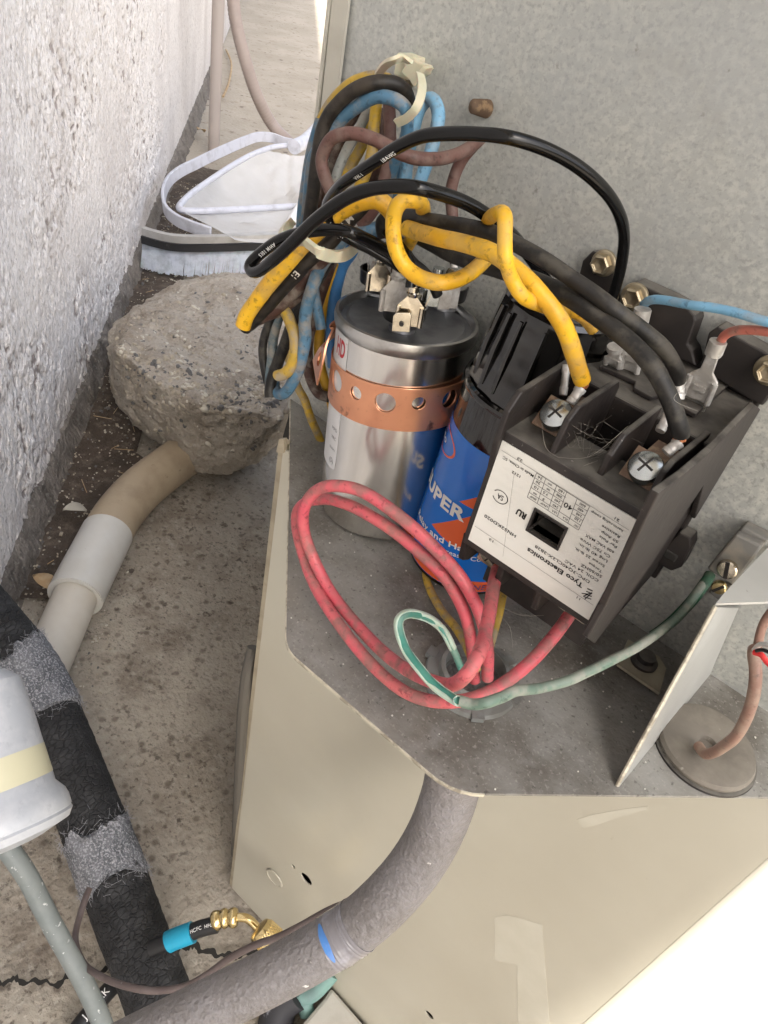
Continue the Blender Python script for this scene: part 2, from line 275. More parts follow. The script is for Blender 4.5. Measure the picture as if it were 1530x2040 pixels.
def obj(name, mb, mt, parent=None, smooth=35, bevel=0, kind=None, fix=True):
    me = bpy.data.meshes.new(name)
    vs = mb.v if isinstance(mb, MB) else mb[0]; fs = mb.f if isinstance(mb, MB) else mb[1]
    if parent is not None: off = Vector(parent.matrix_world.translation) if parent.parent is None else Vector(parent['org'])
    else:
        a = np.array(vs); off = Vector((float(a[:, 0].mean()), float(a[:, 1].mean()), float(a[:, 2].min())))
    if parent is not None: off = Vector(parent['org'])
    me.from_pydata([tuple(Vector(p) - off) for p in vs], [], fs); me.update()
    if fix:
        b = bmesh.new(); b.from_mesh(me); bmesh.ops.recalc_face_normals(b, faces=b.faces); b.to_mesh(me); b.free()
    me.materials.append(mt)
    o = bpy.data.objects.new(name, me); COL.objects.link(o); o['org'] = tuple(off)
    if parent is not None: o.parent = parent
    else: o.location = off
    finish(o, smooth)
    if bevel:
        bv = o.modifiers.new('bevel', 'BEVEL'); bv.width = bevel; bv.segments = 2; bv.limit_method = 'ANGLE'; bv.angle_limit = math.radians(40)
    if kind: o['kind'] = kind
    return o
def tag(o, label, cat, group=None):
    o['label'] = label; o['category'] = cat
    if group: o['group'] = group
    return o
def thing(name, label, cat, loc, group=None):
    o = bpy.data.objects.new(name, None); COL.objects.link(o); o.location = V(loc); o['org'] = tuple(V(loc)); o.empty_display_size = .01
    bpy.context.view_layer.update()
    return tag(o, label, cat, group)
_tc = {}
def text2d(s, bold=0.):
    """letters as flat triangles: verts (x, y) with cap height 1"""
    if (s, bold) in _tc: return _tc[(s, bold)]
    cu = bpy.data.curves.new('letters', 'FONT'); cu.body = s; cu.size = 1.0; cu.offset = bold; cu.resolution_u = 3; cu.space_character = 1.05
    ob = bpy.data.objects.new('letters', cu); COL.objects.link(ob)
    dg = bpy.context.evaluated_depsgraph_get(); me = ob.evaluated_get(dg).to_mesh()
    vs = np.array([v.co[:2] for v in me.vertices]); fs = [tuple(p.vertices) for p in me.polygons]
    ob.evaluated_get(dg).to_mesh_clear(); bpy.data.objects.remove(ob); bpy.data.curves.remove(cu)
    vs[:, 0] -= vs[:, 0].min(); vs /= .70
    _tc[(s, bold)] = (vs, fs); return vs, fs
class Plane:   # plane y = const, facing the camera
    def __init__(s, y): s.y = y
    def uv(s, px, py): p = hy(px, py, s.y); return np.array([p[0], p[2]])
    def xyz(s, u, v): return (u, s.y, v)
class Cyl:
    def __init__(s, base, ax, r, off=.00015):
        s.b = np.array(base); s.a = _n(np.array(ax)); s.r = r; s.off = off
        e = np.array([0., -1., 0.]); s.e1 = _n(e - s.a * (e @ s.a)); s.e2 = np.cross(s.a, s.e1)   # theta 0 faces -y, grows towards +x
    def uv(s, px, py):
        d = _n(ray(px, py)); o = CAM - s.b
        dp = d - s.a * (d @ s.a); op = o - s.a * (o @ s.a)
        A = dp @ dp; B = 2 * dp @ op; C = op @ op - s.r ** 2; D = max(B * B - 4 * A * C, 0)
        t = (-B - math.sqrt(D)) / (2 * A); p = o + d * t
        return np.array([math.atan2(p @ s.e2, p @ s.e1) * s.r, p @ s.a])
    def xyz(s, u, v, off=None):
        th = u / s.r; rr = s.r + (s.off if off is None else off)
        return tuple(s.b + s.a * v + (s.e1 * math.cos(th) + s.e2 * math.sin(th)) * rr)
def put_text(mb, s, surf, p0, p1, hpx, bold=0., off=None, flip=1):
    """text centred on the line p0 -> p1 (photo pixels on the surface), letter height in pixels"""
    a = surf.uv(*p0); b = surf.uv(*p1); vs, fs = text2d(s, bold); W = vs[:, 0].max()
    d = b - a; L = np.linalg.norm(d); d /= L; up = np.array([-d[1], d[0]]) * flip
    pm = surf.xyz(*((a + b) / 2)); h = hpx * depth(pm) / F * 1.12
    out = [surf.xyz(*(a + d * (x / W * L) + up * ((y - .5) * h))) if off is None else surf.xyz(*(a + d * (x / W * L) + up * ((y - .5) * h)), off) for x, y in vs]
    mb.add(out, fs)
def put_line(mb, surf, p0, p1, wpx):
    a = surf.uv(*p0); b = surf.uv(*p1); d = b - a; L = np.linalg.norm(d); d /= L; n = np.array([-d[1], d[0]])
    h = wpx * depth(surf.xyz(*a)) / F / 2; k = 8
    for i in range(k):
        q0 = a + d * L * i / k; q1 = a + d * L * (i + 1) / k
        mb.add([surf.xyz(*(q0 - n * h)), surf.xyz(*(q1 - n * h)), surf.xyz(*(q1 + n * h)), surf.xyz(*(q0 + n * h))], [(0, 1, 2, 3)])
WIRES = {}
def wire(key, name, label, pts, ys, wpx, mt, group=None, conv=None, parent=None, seg=14, mode='y', n=8, cat='wire', bumpy=.03):
    """pts in photo pixels; ys: y-plane (or z-plane / distance) per point, stretched along the list"""
    if conv: pts = [conv(*p) for p in pts]
    m_ = len(pts); yy = np.interp(np.linspace(0, 1, m_), np.linspace(0, 1, len(ys)), ys) if hasattr(ys, '__len__') else [ys] * m_
    f = {'y': hy, 'z': hz, 'd': hd}[mode]
    W = [f(px, py, y) for (px, py), y in zip(pts, yy)]
    r = wpx / 2 * float(np.median([depth(p) for p in W])) / F
    sp = spline(W, n); ph = sum(map(ord, key)) * 3.1
    sp = [p + Vector((vn1(i * .11 + ph), vn1(i * .10 + ph + 70), vn1(i * .12 + ph + 140))) * r * .22 * min(1, i / 4, (len(sp) - 1 - i) / 4) for i, p in enumerate(sp)]
    rr = [r * (1 + .035 * vn1(i * .3 + ph)) for i in range(len(sp))]
    o = obj(name, MB().tube(sp, rr, seg), mt, parent, smooth=60)
    if parent is None: tag(o, label, cat, group)
    WIRES[key] = (sp, r); return o
def wire_text(key, strings, parent, mt=None, scale=.8, flip=1):
    """print along a wire, on the side that faces the viewer: (fraction along, text)"""
    sp, r = WIRES[key]; acc = [0]
    for i in range(1, len(sp)): acc.append(acc[-1] + (sp[i] - sp[i - 1]).length)
    mb = MB(); C = Vector(CAM)
    for f0, s, roll in strings:
        vs, fs = text2d(s, .01); h = r * scale; s0 = f0 * acc[-1]; out = []
        for x, y in vs:
            q = s0 + x * h * flip; i = min(max(int(np.searchsorted(acc, q)) - 1, 0), len(sp) - 2)
            t = (q - acc[i]) / (acc[i + 1] - acc[i]); p = sp[i].lerp(sp[i + 1], t); T = (sp[i + 1] - sp[i]).normalized()
            vd = (C - p).normalized(); nr = (vd - T * vd.dot(T)).normalized(); b = T.cross(nr) * -1 * flip
            if flip > 0: b = nr.cross(T)
            a = roll + (y - .5) * h / r
            out.append(p + (nr * math.cos(a) + b * math.sin(a)) * (r * 1.05 + .00008))
        mb.add(out, fs)
    return obj('printed_text', mb, mt or ink_y, parent, smooth=0)

# ============================================================ SETTING
# --- ground sheet, path, dirt
Wd = Vector((-.70711, .70711, 0)); Nd = Vector((.70711, .70711, 0))     # along the house wall, away from it
WALL0 = -.40 / math.sqrt(2)                                              # wall plane: p.Nd = WALL0
def wp(s, d, z): p = Wd * s + Nd * (WALL0 + d); return Vector((p.x, p.y, z))
g = 40
o = obj('ground', MB().add([(-g, -g, G - .004), (g, -g, G - .004), (g, g, G - .004), (-g, g, G - .004)], [(0, 1, 2, 3)]), concrete_far, smooth=0, kind='structure'); o['label'] = 'pale concrete ground around the unit'
def sheet(name, s0, s1, d0, d1, z, ns, nd, amp, mt, edge=0):
    ss = np.linspace(s0, s1, ns); ds = np.linspace(d0, d1, nd); vs = []; fs = []
    h = vnoise(ns, nd, 5) * amp + vnoise(ns, nd, 17) * amp * .5
    for i, s in enumerate(ss):
        for j, d in enumerate(ds):
            dd = d + (edge * (vn1(s * 9) + .5 * vn1(s * 31)) if j == nd - 1 else 0); vs.append(wp(s, dd, z + h[i, j]))
    for i in range(ns - 1):
        for j in range(nd - 1): a = i * nd + j; fs.append((a, a + 1, a + nd + 1, a + nd))
    return obj(name, (vs, fs), mt, kind='structure')
def vnoise(n, m_, cells):
    cx = max(int(cells * n / max(n, m_)), 2); cy = max(int(cells * m_ / max(n, m_)), 2)
    gr = rng.random((cx + 3, cy + 3)); x = np.linspace(0, cx, n); y = np.linspace(0, cy, m_)
    i = x.astype(int); j = y.astype(int); fx = x - i; fy = y - j; fx = fx * fx * (3 - 2 * fx); fy = fy * fy * (3 - 2 * fy)
    a = gr[np.ix_(i, j)]; b = gr[np.ix_(i + 1, j)]; c = gr[np.ix_(i, j + 1)]; d = gr[np.ix_(i + 1, j + 1)]
    fx = fx[:, None]; fy = fy[None]
    return (a * (1 - fx) * (1 - fy) + b * fx * (1 - fy) + c * (1 - fx) * fy + d * fx * fy) - .5
sl_ = sheet('concrete_slab', -1.2, 1.75, .0, 1.0, G, 200, 80, .004, concrete)
dr = sheet('dirt_strip', .33, 1.95, .0, .108, G + .007, 260, 30, .008, dirt, .05)
# cracks in the slab: narrow dark trenches
def crack(pts, w):
    sp = spline([hz(x, y, G + .006) for x, y in pts], 14); vs = []; fs = []
    for i, p in enumerate(sp):
        T = (sp[min(i + 1, len(sp) - 1)] - sp[max(i - 1, 0)]).normalized(); sd = T.cross(Vector((0, 0, 1)))
        p = p + sd * .006 * vn1(i * .35 + pts[0][0]); ww = w * (.4 + abs(vn1(i * .5)) * 2)
        vs += [p - sd * ww, p + sd * ww]
    for i in range(len(sp) - 1): fs.append((2 * i, 2 * i + 1, 2 * i + 3, 2 * i + 2))
    obj('crack', (vs, fs), gap, smooth=0, kind='structure')
crack([(-10, 1962), (40, 1955), (100, 1960), (150, 1942), (215, 1930)], .0022)
crack([(350, 1895), (390, 1888), (440, 1905), (480, 1900), (520, 1885)], .003)
# --- house wall
house = thing('house_wall', 'pale rough stucco house wall along the left side with grey footing', 'wall', wp(0, 0, G))
ns, nz = 760, 330; s0, s1, z0, z1 = -.35, 1.75, G + .035, .42
hh = np.zeros((ns, nz))
def vstretch(cs, cz):
    gr = rng.random((cs + 3, cz + 3)); x = np.linspace(0, cs, ns); y = np.linspace(0, cz, nz); i = x.astype(int); j = y.astype(int); fx = x - i; fy = y - j
    fx = (fx * fx * (3 - 2 * fx))[:, None]; fy = (fy * fy * (3 - 2 * fy))[None]
    return gr[np.ix_(i, j)] * (1 - fx) * (1 - fy) + gr[np.ix_(i + 1, j)] * fx * (1 - fy) + gr[np.ix_(i, j + 1)] * (1 - fx) * fy + gr[np.ix_(i + 1, j + 1)] * fx * fy
n1 = vstretch(340, 70); n2 = vstretch(560, 200); n3 = vstretch(150, 60); n4 = vstretch(9, 5); n5 = vstretch(26, 12)
cov = np.clip((n4 * .6 + n5 * .4 - .28) * 4, 0, 1)            # smooth trowelled areas between the rough ones
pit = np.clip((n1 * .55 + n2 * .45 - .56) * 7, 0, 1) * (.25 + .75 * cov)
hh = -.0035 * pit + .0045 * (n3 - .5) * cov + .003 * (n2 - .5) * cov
vs = []; ssx = np.linspace(s0, s1, ns); zzx = np.linspace(z0, z1, nz)
for i in range(ns):
    for j in range(nz): p = Wd * ssx[i] + Nd * (WALL0 + .006 + hh[i, j]); vs.append((p.x, p.y, zzx[j] + (.004 * vn1(i * .12) if j == 0 else 0)))
fs = [(i * nz + j, (i + 1) * nz + j, (i + 1) * nz + j + 1, i * nz + j + 1) for i in range(ns - 1) for j in range(nz - 1)]
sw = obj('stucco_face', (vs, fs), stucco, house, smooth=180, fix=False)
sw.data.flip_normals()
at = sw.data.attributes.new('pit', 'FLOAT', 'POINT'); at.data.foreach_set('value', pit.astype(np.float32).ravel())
mb = MB()
def wbox(mb, a0, a1, d0, d1, zz0, zz1): mb.prism([wp(a0, d0, zz0), wp(a1, d0, zz0), wp(a1, d1, zz0), wp(a0, d1, zz0)], (0, 0, zz1 - zz0))
wbox(mb, -4, s0, -.1, .004, G, 2.25); wbox(mb, s1, 8.0, -.1, .004, G, 2.25); wbox(mb, s0, s1, -.1, .001, G + .03, 2.25)
obj('wall_core', mb, stucco, house, smooth=0)
# footing: rough sloped mortar below the stucco edge
vs = []; fs = []; n_ = 420; prof = [(.0, .05), (.008, .042), (.013, .028), (.018, .012), (.024, -.004)]
for i in range(n_):
    s = -.9 + 3.9 * i / (n_ - 1)
    for k, (d, z) in enumerate(prof): vs.append(wp(s, d + .007 * vn1(s * 40 + k * 50) + .004 * vn1(s * 130 + k * 90), G + z + .005 * vn1(s * 60 + 33 * k)))
for i in range(n_ - 1):
    for k in range(4): a = i * 5 + k; fs.append((a, a + 1, a + 6, a + 5))
obj('footing', (vs, fs), footing_m, house)
mb = MB(); wbox(mb, -6, 8.0, -.1, .575, 2.26, 2.34)
obj('unseen_shade_eave', mb, mat('shade_eave_paint', (.55, .52, .47), .7), house, smooth=0)  # unseen overhang added only to keep direct sun off the scene
mb = MB(); wbox(mb, -7, 8, 2.6, 2.75, G, .75); bw = obj('unseen_shade_wall', mb, mat('shade_wall_block', (.42, .40, .36), .9), smooth=0, kind='structure')  # out-of-view low wall added to cut fill light from the horizon
# thin debris on the dirt strip
mb = MB()
for i in range(1500):
    s = random.uniform(.2, 1.8); d = random.uniform(.02, .135); p = wp(s, d, G + .010); r = random.uniform(.0005, .0016) * (2.2 if i % 24 == 0 else 1)
    M_ = Matrix.Translation(p) @ Matrix.Rotation(random.uniform(0, 6), 4, 'Z') @ Matrix.Rotation(random.uniform(-.5, .5), 4, 'X')
    mb.box((-r, -r * random.uniform(.4, 1), -r * .4), (r, r * random.uniform(.4, 1), r * .4), M_)
o = obj('gravel_crumbs', mb, pebble_m, smooth=0, kind='stuff'); o['label'] = 'pale crumbs scattered on the dirt beside the wall'; 
mb = MB()
for i in range(60):
    s = random.uniform(.3, 1.8); d = random.uniform(.035, .12); p = wp(s, d, G + .016); l = random.uniform(.004, .016)
    M_ = Matrix.Translation(p) @ Matrix.Rotation(random.uniform(0, 6), 4, 'Z') @ Matrix.Rotation(random.uniform(-.2, .2), 4, 'X')
    mb.box((-l, -.0004, -.0003), (l, .0004, .0003), M_)
o = obj('straw_litter', mb, leaf_m, smooth=0, kind='stuff'); o['label'] = 'dry straw bits on the dirt beside the wall'
def leaf(px, py, L, rot, lab, c=leaf_m):
    p = V(hz(px, py, G + .018)); vs = []; fs = []
    Mr = Matrix.Translation(p) @ Matrix.Rotation(rot, 4, 'Z') @ Matrix.Rotation(.35, 4, 'Y')
    k = 8
    for i in range(k + 1):
        t = i / k; x = (t - .5) * L; w_ = L * .26 * math.sin(math.pi * t) ** .8 + .0004; z = .006 * math.sin(t * 3)
        vs += [Mr @ Vector((x, -w_, z + .003)), Mr @ Vector((x, 0, z)), Mr @ Vector((x, w_, z + .004))]
    for i in range(k):
        for q in (0, 1): a = i * 3 + q; fs.append((a, a + 1, a + 4, a + 3))
    o = obj('dry_leaf', (vs, fs), c, smooth=60); md = o.modifiers.new('thick', 'SOLIDIFY'); md.thickness = .0005; tag(o, lab, 'leaf')
leaf(90, 1165, .035, .4, 'curled tan leaf on dirt left of the white pipe coupling')
leaf(148, 1020, .03, 1.2, 'pale leaf scrap on dirt above the white pipe coupling', mat('pale_scrap', (.5, .47, .40), .7))
leaf(400, 262, .05, 2.0, 'orange brown dry leaf at wall foot beside the vertical conduit')

# ============================================================ CONDENSING UNIT CABINET
unit = thing('condensing_unit', 'open air conditioner cabinet, beige front with galvanised control panel and dusty shelf', 'air conditioner', (0.1, 0, G))
XL = -.0290
obj('back_panel', MB().box((XL, PY, -.006), (.345, PY + .0012, .42)), galv, unit, smooth=0)
obj('panel_flange', MB().prism([hy(667, -10, PY - .0012), hy(700, -10, PY - .0012), hy(662, 300, PY - .0012), hy(634, 300, PY - .0012)], (0, -.0012, 0)).box((XL - .0012, PY - .003, -.0), (XL, PY + .012, .42)), mat('flange_paint', (.44, .42, .36), .5, .1, [('noise', 40, (.33, .31, .26), .45, .7, .6)]), unit, smooth=0)
# shelf: pentagon with small thickness and turned down lip
def sxy(px, py): p = hz(px, py, 0); return (p[0], p[1])
fa = sxy(570, 1292); fb = sxy(905, 1580); fc = (.30, .0535); fd = (.30, PY + .0006); fe = (XL + .0008, PY + .0006)
def fillet(a, p, b, r, n=5):
    a, p, b = map(lambda q: Vector((q[0], q[1])), (a, p, b)); u = (a - p).normalized(); v = (b - p).normalized(); out = []
    for i in range(n + 1): t = i / n; out.append((p + u * r * (1 - t) ** 2 + v * r * t ** 2))
    return [(q.x, q.y) for q in out]
front = [fe] + fillet(fe, fa, fb, .006) + fillet(fa, fb, fc, .010)
pl = front + [(.2792, PY + .0006)]
hole = sxy(940, 1352); HC = Vector((hole[0], hole[1], 0))
mb = MB(); mb.prism([(x, y, -.0012) for x, y in pl], (0, 0, .0012)); shelf = obj('shelf', mb, shelf_m, unit, smooth=0)
cut = obj('cut', MB().lathe((HC.x, HC.y, -.01), (0, 0, 1), [(0, .0105), (.02, .0105)], 40), shelf_m)
def boolean(o, cutters, op='DIFFERENCE'):
    for c in cutters:
        md = o.modifiers.new('cut', 'BOOLEAN'); md.operation = op; md.object = c; md.solver = 'EXACT'
    bpy.context.view_layer.update(); dg = bpy.context.evaluated_depsgraph_get()
    me = bpy.data.meshes.new_from_object(o.evaluated_get(dg)); o.modifiers.clear(); o.data = me
    for c in cutters: bpy.data.objects.remove(c)
boolean(shelf, [cut])
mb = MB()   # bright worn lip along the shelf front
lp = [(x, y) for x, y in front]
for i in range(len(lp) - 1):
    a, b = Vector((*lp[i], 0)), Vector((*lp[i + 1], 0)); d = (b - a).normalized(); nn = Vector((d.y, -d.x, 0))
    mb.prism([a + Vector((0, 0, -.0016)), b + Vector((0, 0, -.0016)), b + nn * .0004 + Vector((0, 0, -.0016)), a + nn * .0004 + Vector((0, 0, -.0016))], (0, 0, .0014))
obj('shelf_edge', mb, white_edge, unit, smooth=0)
# beige corner panel with holes
BXR = .262; ZB = -.489
fp = obj('front_panel', MB().box((.0, 0, ZB), (BXR - .006, .0012, -.0014)), beige, unit, smooth=0)
cuts = []
def cutcyl(px, py, r): p = hy(px, py, 0); return obj('cut', MB().lathe((p[0], -.01, p[2]), (0, 1, 0), [(0, r), (.03, r)], 32), beige)
boolean(fp, [cutcyl(610, 1751, .0055), cutcyl(584, 1726, .0022), cutcyl(855, 2010 + 12, .0035)])
obj('dark_backing', MB().box((.004, .014, ZB), (BXR - .01, .016, -.004)), gap, unit, smooth=0)  # dark sheet added behind the holes to stand for the shaded interior
kp = hy(548, 1748, 0)
mb = MB(); mb.lathe((kp[0], -.0004, kp[2]), (0, -1, 0), [(0, .0088), (.0006, .0086), (.0009, .0080), (.0004, .0076), (.0004, 0)], 40); obj('knockout', mb, beige, unit)
rs = mat('sheen_patch', (.545, .522, .437), .27, 0, [('noise', 30, (.50, .475, .39), .42, .62, .95, 8)])  # soft reflection on the enamel, put in as paler beige patches
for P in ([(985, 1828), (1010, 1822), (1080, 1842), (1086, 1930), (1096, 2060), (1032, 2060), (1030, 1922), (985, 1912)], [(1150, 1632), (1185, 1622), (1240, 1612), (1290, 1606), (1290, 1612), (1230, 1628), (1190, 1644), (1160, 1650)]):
    mb = MB().prism([V(hy(px, py, 0)) for px, py in P], (0, -.00008, 0)); obj('sheen_patch', mb, rs, unit, smooth=0)
# rounded corner and side panels
mb = MB(); vs = []; k = 8
rc = .0075; prof = []
for i in range(k + 1):
    a = math.radians(45) * i / k; prof.append((BXR - .006 + rc * math.sin(a) * 1.0, rc * (1 - math.cos(a))))
x_, y_ = prof[-1]; prof.append((x_ + .45, y_ + .45))
for x, y in prof: vs += [(x, y, G + .01), (x, y, .0535 - .0 if False else -.0014)]
fs = [(2 * i, 2 * i + 2, 2 * i + 3, 2 * i + 1) for i in range(len(prof) - 1)]
obj('side_panel', (vs, fs), beige, unit, smooth=60).modifiers.new('thick', 'SOLIDIFY').thickness = .001
# left return flange, dark gap and left side going back along the wall
obj('edge_flange', MB().box((-.0035, .0004, ZB), (-.0002, .006, .0)), beige_d, unit, smooth=0)
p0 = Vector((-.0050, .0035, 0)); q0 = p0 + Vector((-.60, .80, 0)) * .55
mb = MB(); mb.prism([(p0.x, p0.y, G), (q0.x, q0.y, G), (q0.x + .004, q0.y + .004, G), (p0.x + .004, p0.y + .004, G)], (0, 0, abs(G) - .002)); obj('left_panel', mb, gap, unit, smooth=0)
mb = MB(); mb.tube(spline([hy(505, 1290, .010), hy(492, 1350, .002), hy(484, 1430, -.001), hy(478, 1540, .001), hy(470, 1700, .006)], 8), .0042, 10); obj('rubber_seal', mb, mat('grey_seal', (.10, .09, .075), .7), unit)
mb = MB(); mb.prism([hy(562, 872, .001), hy(572, 872, .001), hy(571, 900, .001), hy(556, 898, .001)], (0, -.002, 0)); obj('hinge_tab', mb, beige_d, unit, smooth=0)
# pad under the unit
mb = MB(); mb.prism([(-.01, .012, G), (.30, -.01, G), (.66, .35, G), (.10, .50, G)], (0, 0, .0105)); obj('base_pan', mb, beige_d, unit, smooth=0)
# divider plate: leans a little to the left
A_ = V(hz(1228, 1563, .0002)); B_ = Vector((.2045, .0135, .0002)); C_ = Vector((.2052, PY - .0005, .0002)); D_ = V(hy(1424, 1206, -.012)); E_ = V(hy(1466, 1208, PY - .001))
mb = MB(); mb.prism([A_, C_, E_, D_], (.0011, 0, 0)); obj('divider_plate', mb, div_m, unit, smooth=0)
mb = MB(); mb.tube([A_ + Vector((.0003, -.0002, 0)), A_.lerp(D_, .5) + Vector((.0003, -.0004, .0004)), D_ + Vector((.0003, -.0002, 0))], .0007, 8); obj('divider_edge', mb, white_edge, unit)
D2 = V(hy(1434, 1202, -.010)); 
mb = MB(); mb.prism([V(hz(1424, 1206, D_.z)), V(hz(1560, 1202, D_.z)), V(hz(1560, 1060, D_.z)), V(hz(1436, 1190, D_.z))], (0, 0, .001)); obj('divider_flange', mb, div_m, unit, smooth=0)
# beige tab with screw at the foot of the divider
mb = MB(); mb.prism([V(hz(*KR(330, 1062), .004)), V(hz(*KR(605, 1252), .004)), V(hz(*KR(650, 1090), .004)), V(hz(*KR(600, 1010), .004)), V(hz(*KR(400, 900), .004))], (0, 0, -.0012)); obj('screw_tab', mb, mat('tab_paint', (.34, .31, .23), .5, 0, [('noise', 90, (.22, .19, .14), .45, .7, .7)]), unit, smooth=0)
sc = V(hz(*KR(500, 1050), .004)); obj('tab_screw', MB().lathe(sc, (0, 0, 1), [(0, .0052), (.0012, .0052), (.002, .0036), (.004, .0034), (.0044, 0)], 24), bak_d, unit)
# conduit connector and locknut at the shelf hole
con = thing('conduit_connector', 'grey cast conduit locknut around the wire hole in the shelf', 'connector', (HC.x, HC.y, 0))
obj('locknut', MB().lathe((HC.x, HC.y, .0003), (0, 0, 1), [(0, .0108), (0, .0175), (.0018, .0170), (.0022, .0148), (.0024, .0130), (.0055, .0126), (.0060, .0112), (.0005, .0106), (-.02, .0104)], 48, cap=False), mat('cast_zinc', (.26, .27, .26), .5, .5, [('noise', 80, (.16, .15, .13), .45, .65, .7)]), con)
mb = MB()
for k in range(6):
    a = math.radians(60 * k + 10); M_ = Matrix.Translation(HC) @ Matrix.Rotation(a, 4, 'Z'); mb.box((.0150, -.0022, .0004), (.0186, .0022, .0026), M_)
obj('lug', mb, MATS['cast_zinc'], con, smooth=0)
# grommet disc
gp = hz(1403, 1492, 0); grm = thing('rubber_grommet', 'round dusty rubber grommet in the shelf with brown cable through it', 'grommet', (gp[0], gp[1], 0))
obj('disc', MB().lathe((gp[0], gp[1], .0002), (0, 0, 1), [(0, .0170), (.0020, .0174), (.0034, .0166), (.0038, .0150), (.0036, .0052), (.0030, .0034), (.0010, .0030), (.001, 0)], 56), grom_m, grm)
obj('base_ring', MB().lathe((gp[0], gp[1], 0), (0, 0, 1), [(.0001, .0186), (.0008, .0184), (.0010, .0170)], 48, cap=False), bak_d, grm)
# studs and bolts on the back panel
def hexbolt(px, py, R_, lab, y=PY, L=.004, ax=(0, -1, 0), mt=brassy):
    p = hy(px, py, y - L); c = Vector((p[0], y, p[2])); t = thing('hex_bolt', lab, 'bolt', c, 'hex head bolts on the panel')
    obj('washer', MB().lathe(c, ax, [(0, R_ * 1.3), (.0009, R_ * 1.27), (.0013, R_ * 1.1), (.0013, 0)], 36), mt, t)
    mb = MB(); mb.lathe(c, ax, [(.0012, R_), (L - .0006, R_), (L, R_ * .86), (L, R_ * .74), (L - .0008, R_ * .60), (L - .0012, 0)], 6, ref=(.3, 0, .95)); obj('head', mb, mt, t, smooth=20, bevel=.0002)
# ============================================================ CAPACITOR
cb = hz(757, 1006, 0); cb[1] = min(cb[1], .0035); ct = hit(811, 634, 1, .0050)
cax = ct - cb; CH = np.linalg.norm(cax); cax = cax / CH; CR = .0262
cap = thing('capacitor', 'round bare aluminium capacitor can standing at the left of the shelf under a copper strap', 'capacitor', cb)
ccyl = Cyl(cb, cax, CR)
obj('can', MB().lathe(cb, cax, [(0, CR * .90), (.0012, CR * .96), (.0035, CR), (.020, CR * 1.002), (CH - .003, CR)], 72), alu, cap)
obj('rim', MB().lathe(cb, cax, [(CH - .0045, CR), (CH - .0035, CR * 1.035), (CH - .0008, CR * 1.05), (CH + .0012, CR * 1.035), (CH + .0014, CR * .99), (CH - .0002, CR * .965), (CH - .0012, CR * .95)], 72, cap=False), rim_m, cap)
obj('lid', MB().lathe(cb, cax, [(CH - .0012, CR * .955), (CH - .0018, CR * .90), (CH - .0004, CR * .84), (CH - .0002, 0)], 72), alu_top, cap)
ctop = Vector(cb + cax * (CH - .0002)); AX = Vector(cax)
# white sticker on the left of the can
def cyl_patch(surf, pts, off, n=14):
    """polygon in photo pixels wrapped on a cylinder, gridded by rows"""
    uv = [surf.uv(*p) for p in pts]; return uv
def wrap_poly(surf, uv, off, name, mt, parent, du=.0012):
    bm = bmesh.new(); f = bm.faces.new([bm.verts.new((u, v, 0)) for u, v in uv]); us = [u for u, v in uv]
    u = min(us) + du
    while u < max(us):
        bmesh.ops.bisect_plane(bm, geom=bm.verts[:] + bm.edges[:] + bm.faces[:], plane_co=(u, 0, 0), plane_no=(1, 0, 0)); u += du
    vs = [surf.xyz(v.co.x, v.co.y, off) for v in bm.verts]; bm.verts.index_update(); fs = [tuple(v.index for v in f.verts) for f in bm.faces]; bm.free()
    return obj(name, (vs, fs), mt, parent, smooth=60)
uL = ccyl.uv(690, 700)[0]; v1 = ccyl.uv(684, 655)[1]; v0 = ccyl.uv(672, 945)[1]
uE = ccyl.uv(697, 700)[0] - .0012; uE2 = ccyl.uv(672, 880)[0]
st = wrap_poly(ccyl, [(uE - .020, v1), (uE - .002, v1), (uE, v1 - .002), (uE, .050), (uE, v0 + .008), (uE - .0005, v0 + .001), (uE - .0035, v0), (uE - .020, v0)], .00012, 'sticker', wlabel, cap)
def uvtext(mb, s, surf, u0, v0_, w_, h_, off, bold=0, rot=0):
    vs, fs = text2d(s, bold); W = vs[:, 0].max(); c, s_ = math.cos(rot), math.sin(rot)
    mb.add([surf.xyz(u0 + (x / W * w_) * c - (y * h_) * s_, v0_ + (x / W * w_) * s_ + (y * h_) * c, off) for x, y in vs], fs)
mb = MB(); uvtext(mb, 'HD', ccyl, uE - .0085, .0755, .0070, .0065, .0002, .03); uvtext(mb, 'TM', ccyl, uE - .0013, .0815, .0009, .0006, .0002); obj('red_lettering', mb, ink_r, st, smooth=0)
mb = MB(); uvtext(mb, 'MFD', ccyl, uE - .0052, .0440, .0040, .0014, .0002); uvtext(mb, 'VAC', ccyl, uE - .0052, .0400, .0036, .0014, .0002); uvtext(mb, '(S)', ccyl, uE - .0050, .0290, .0030, .0022, .0002); uvtext(mb, '50/60Hz', ccyl, uE - .0060, .0350, .0045, .0011, .0002); obj('black_lettering', mb, ink, st, smooth=0)
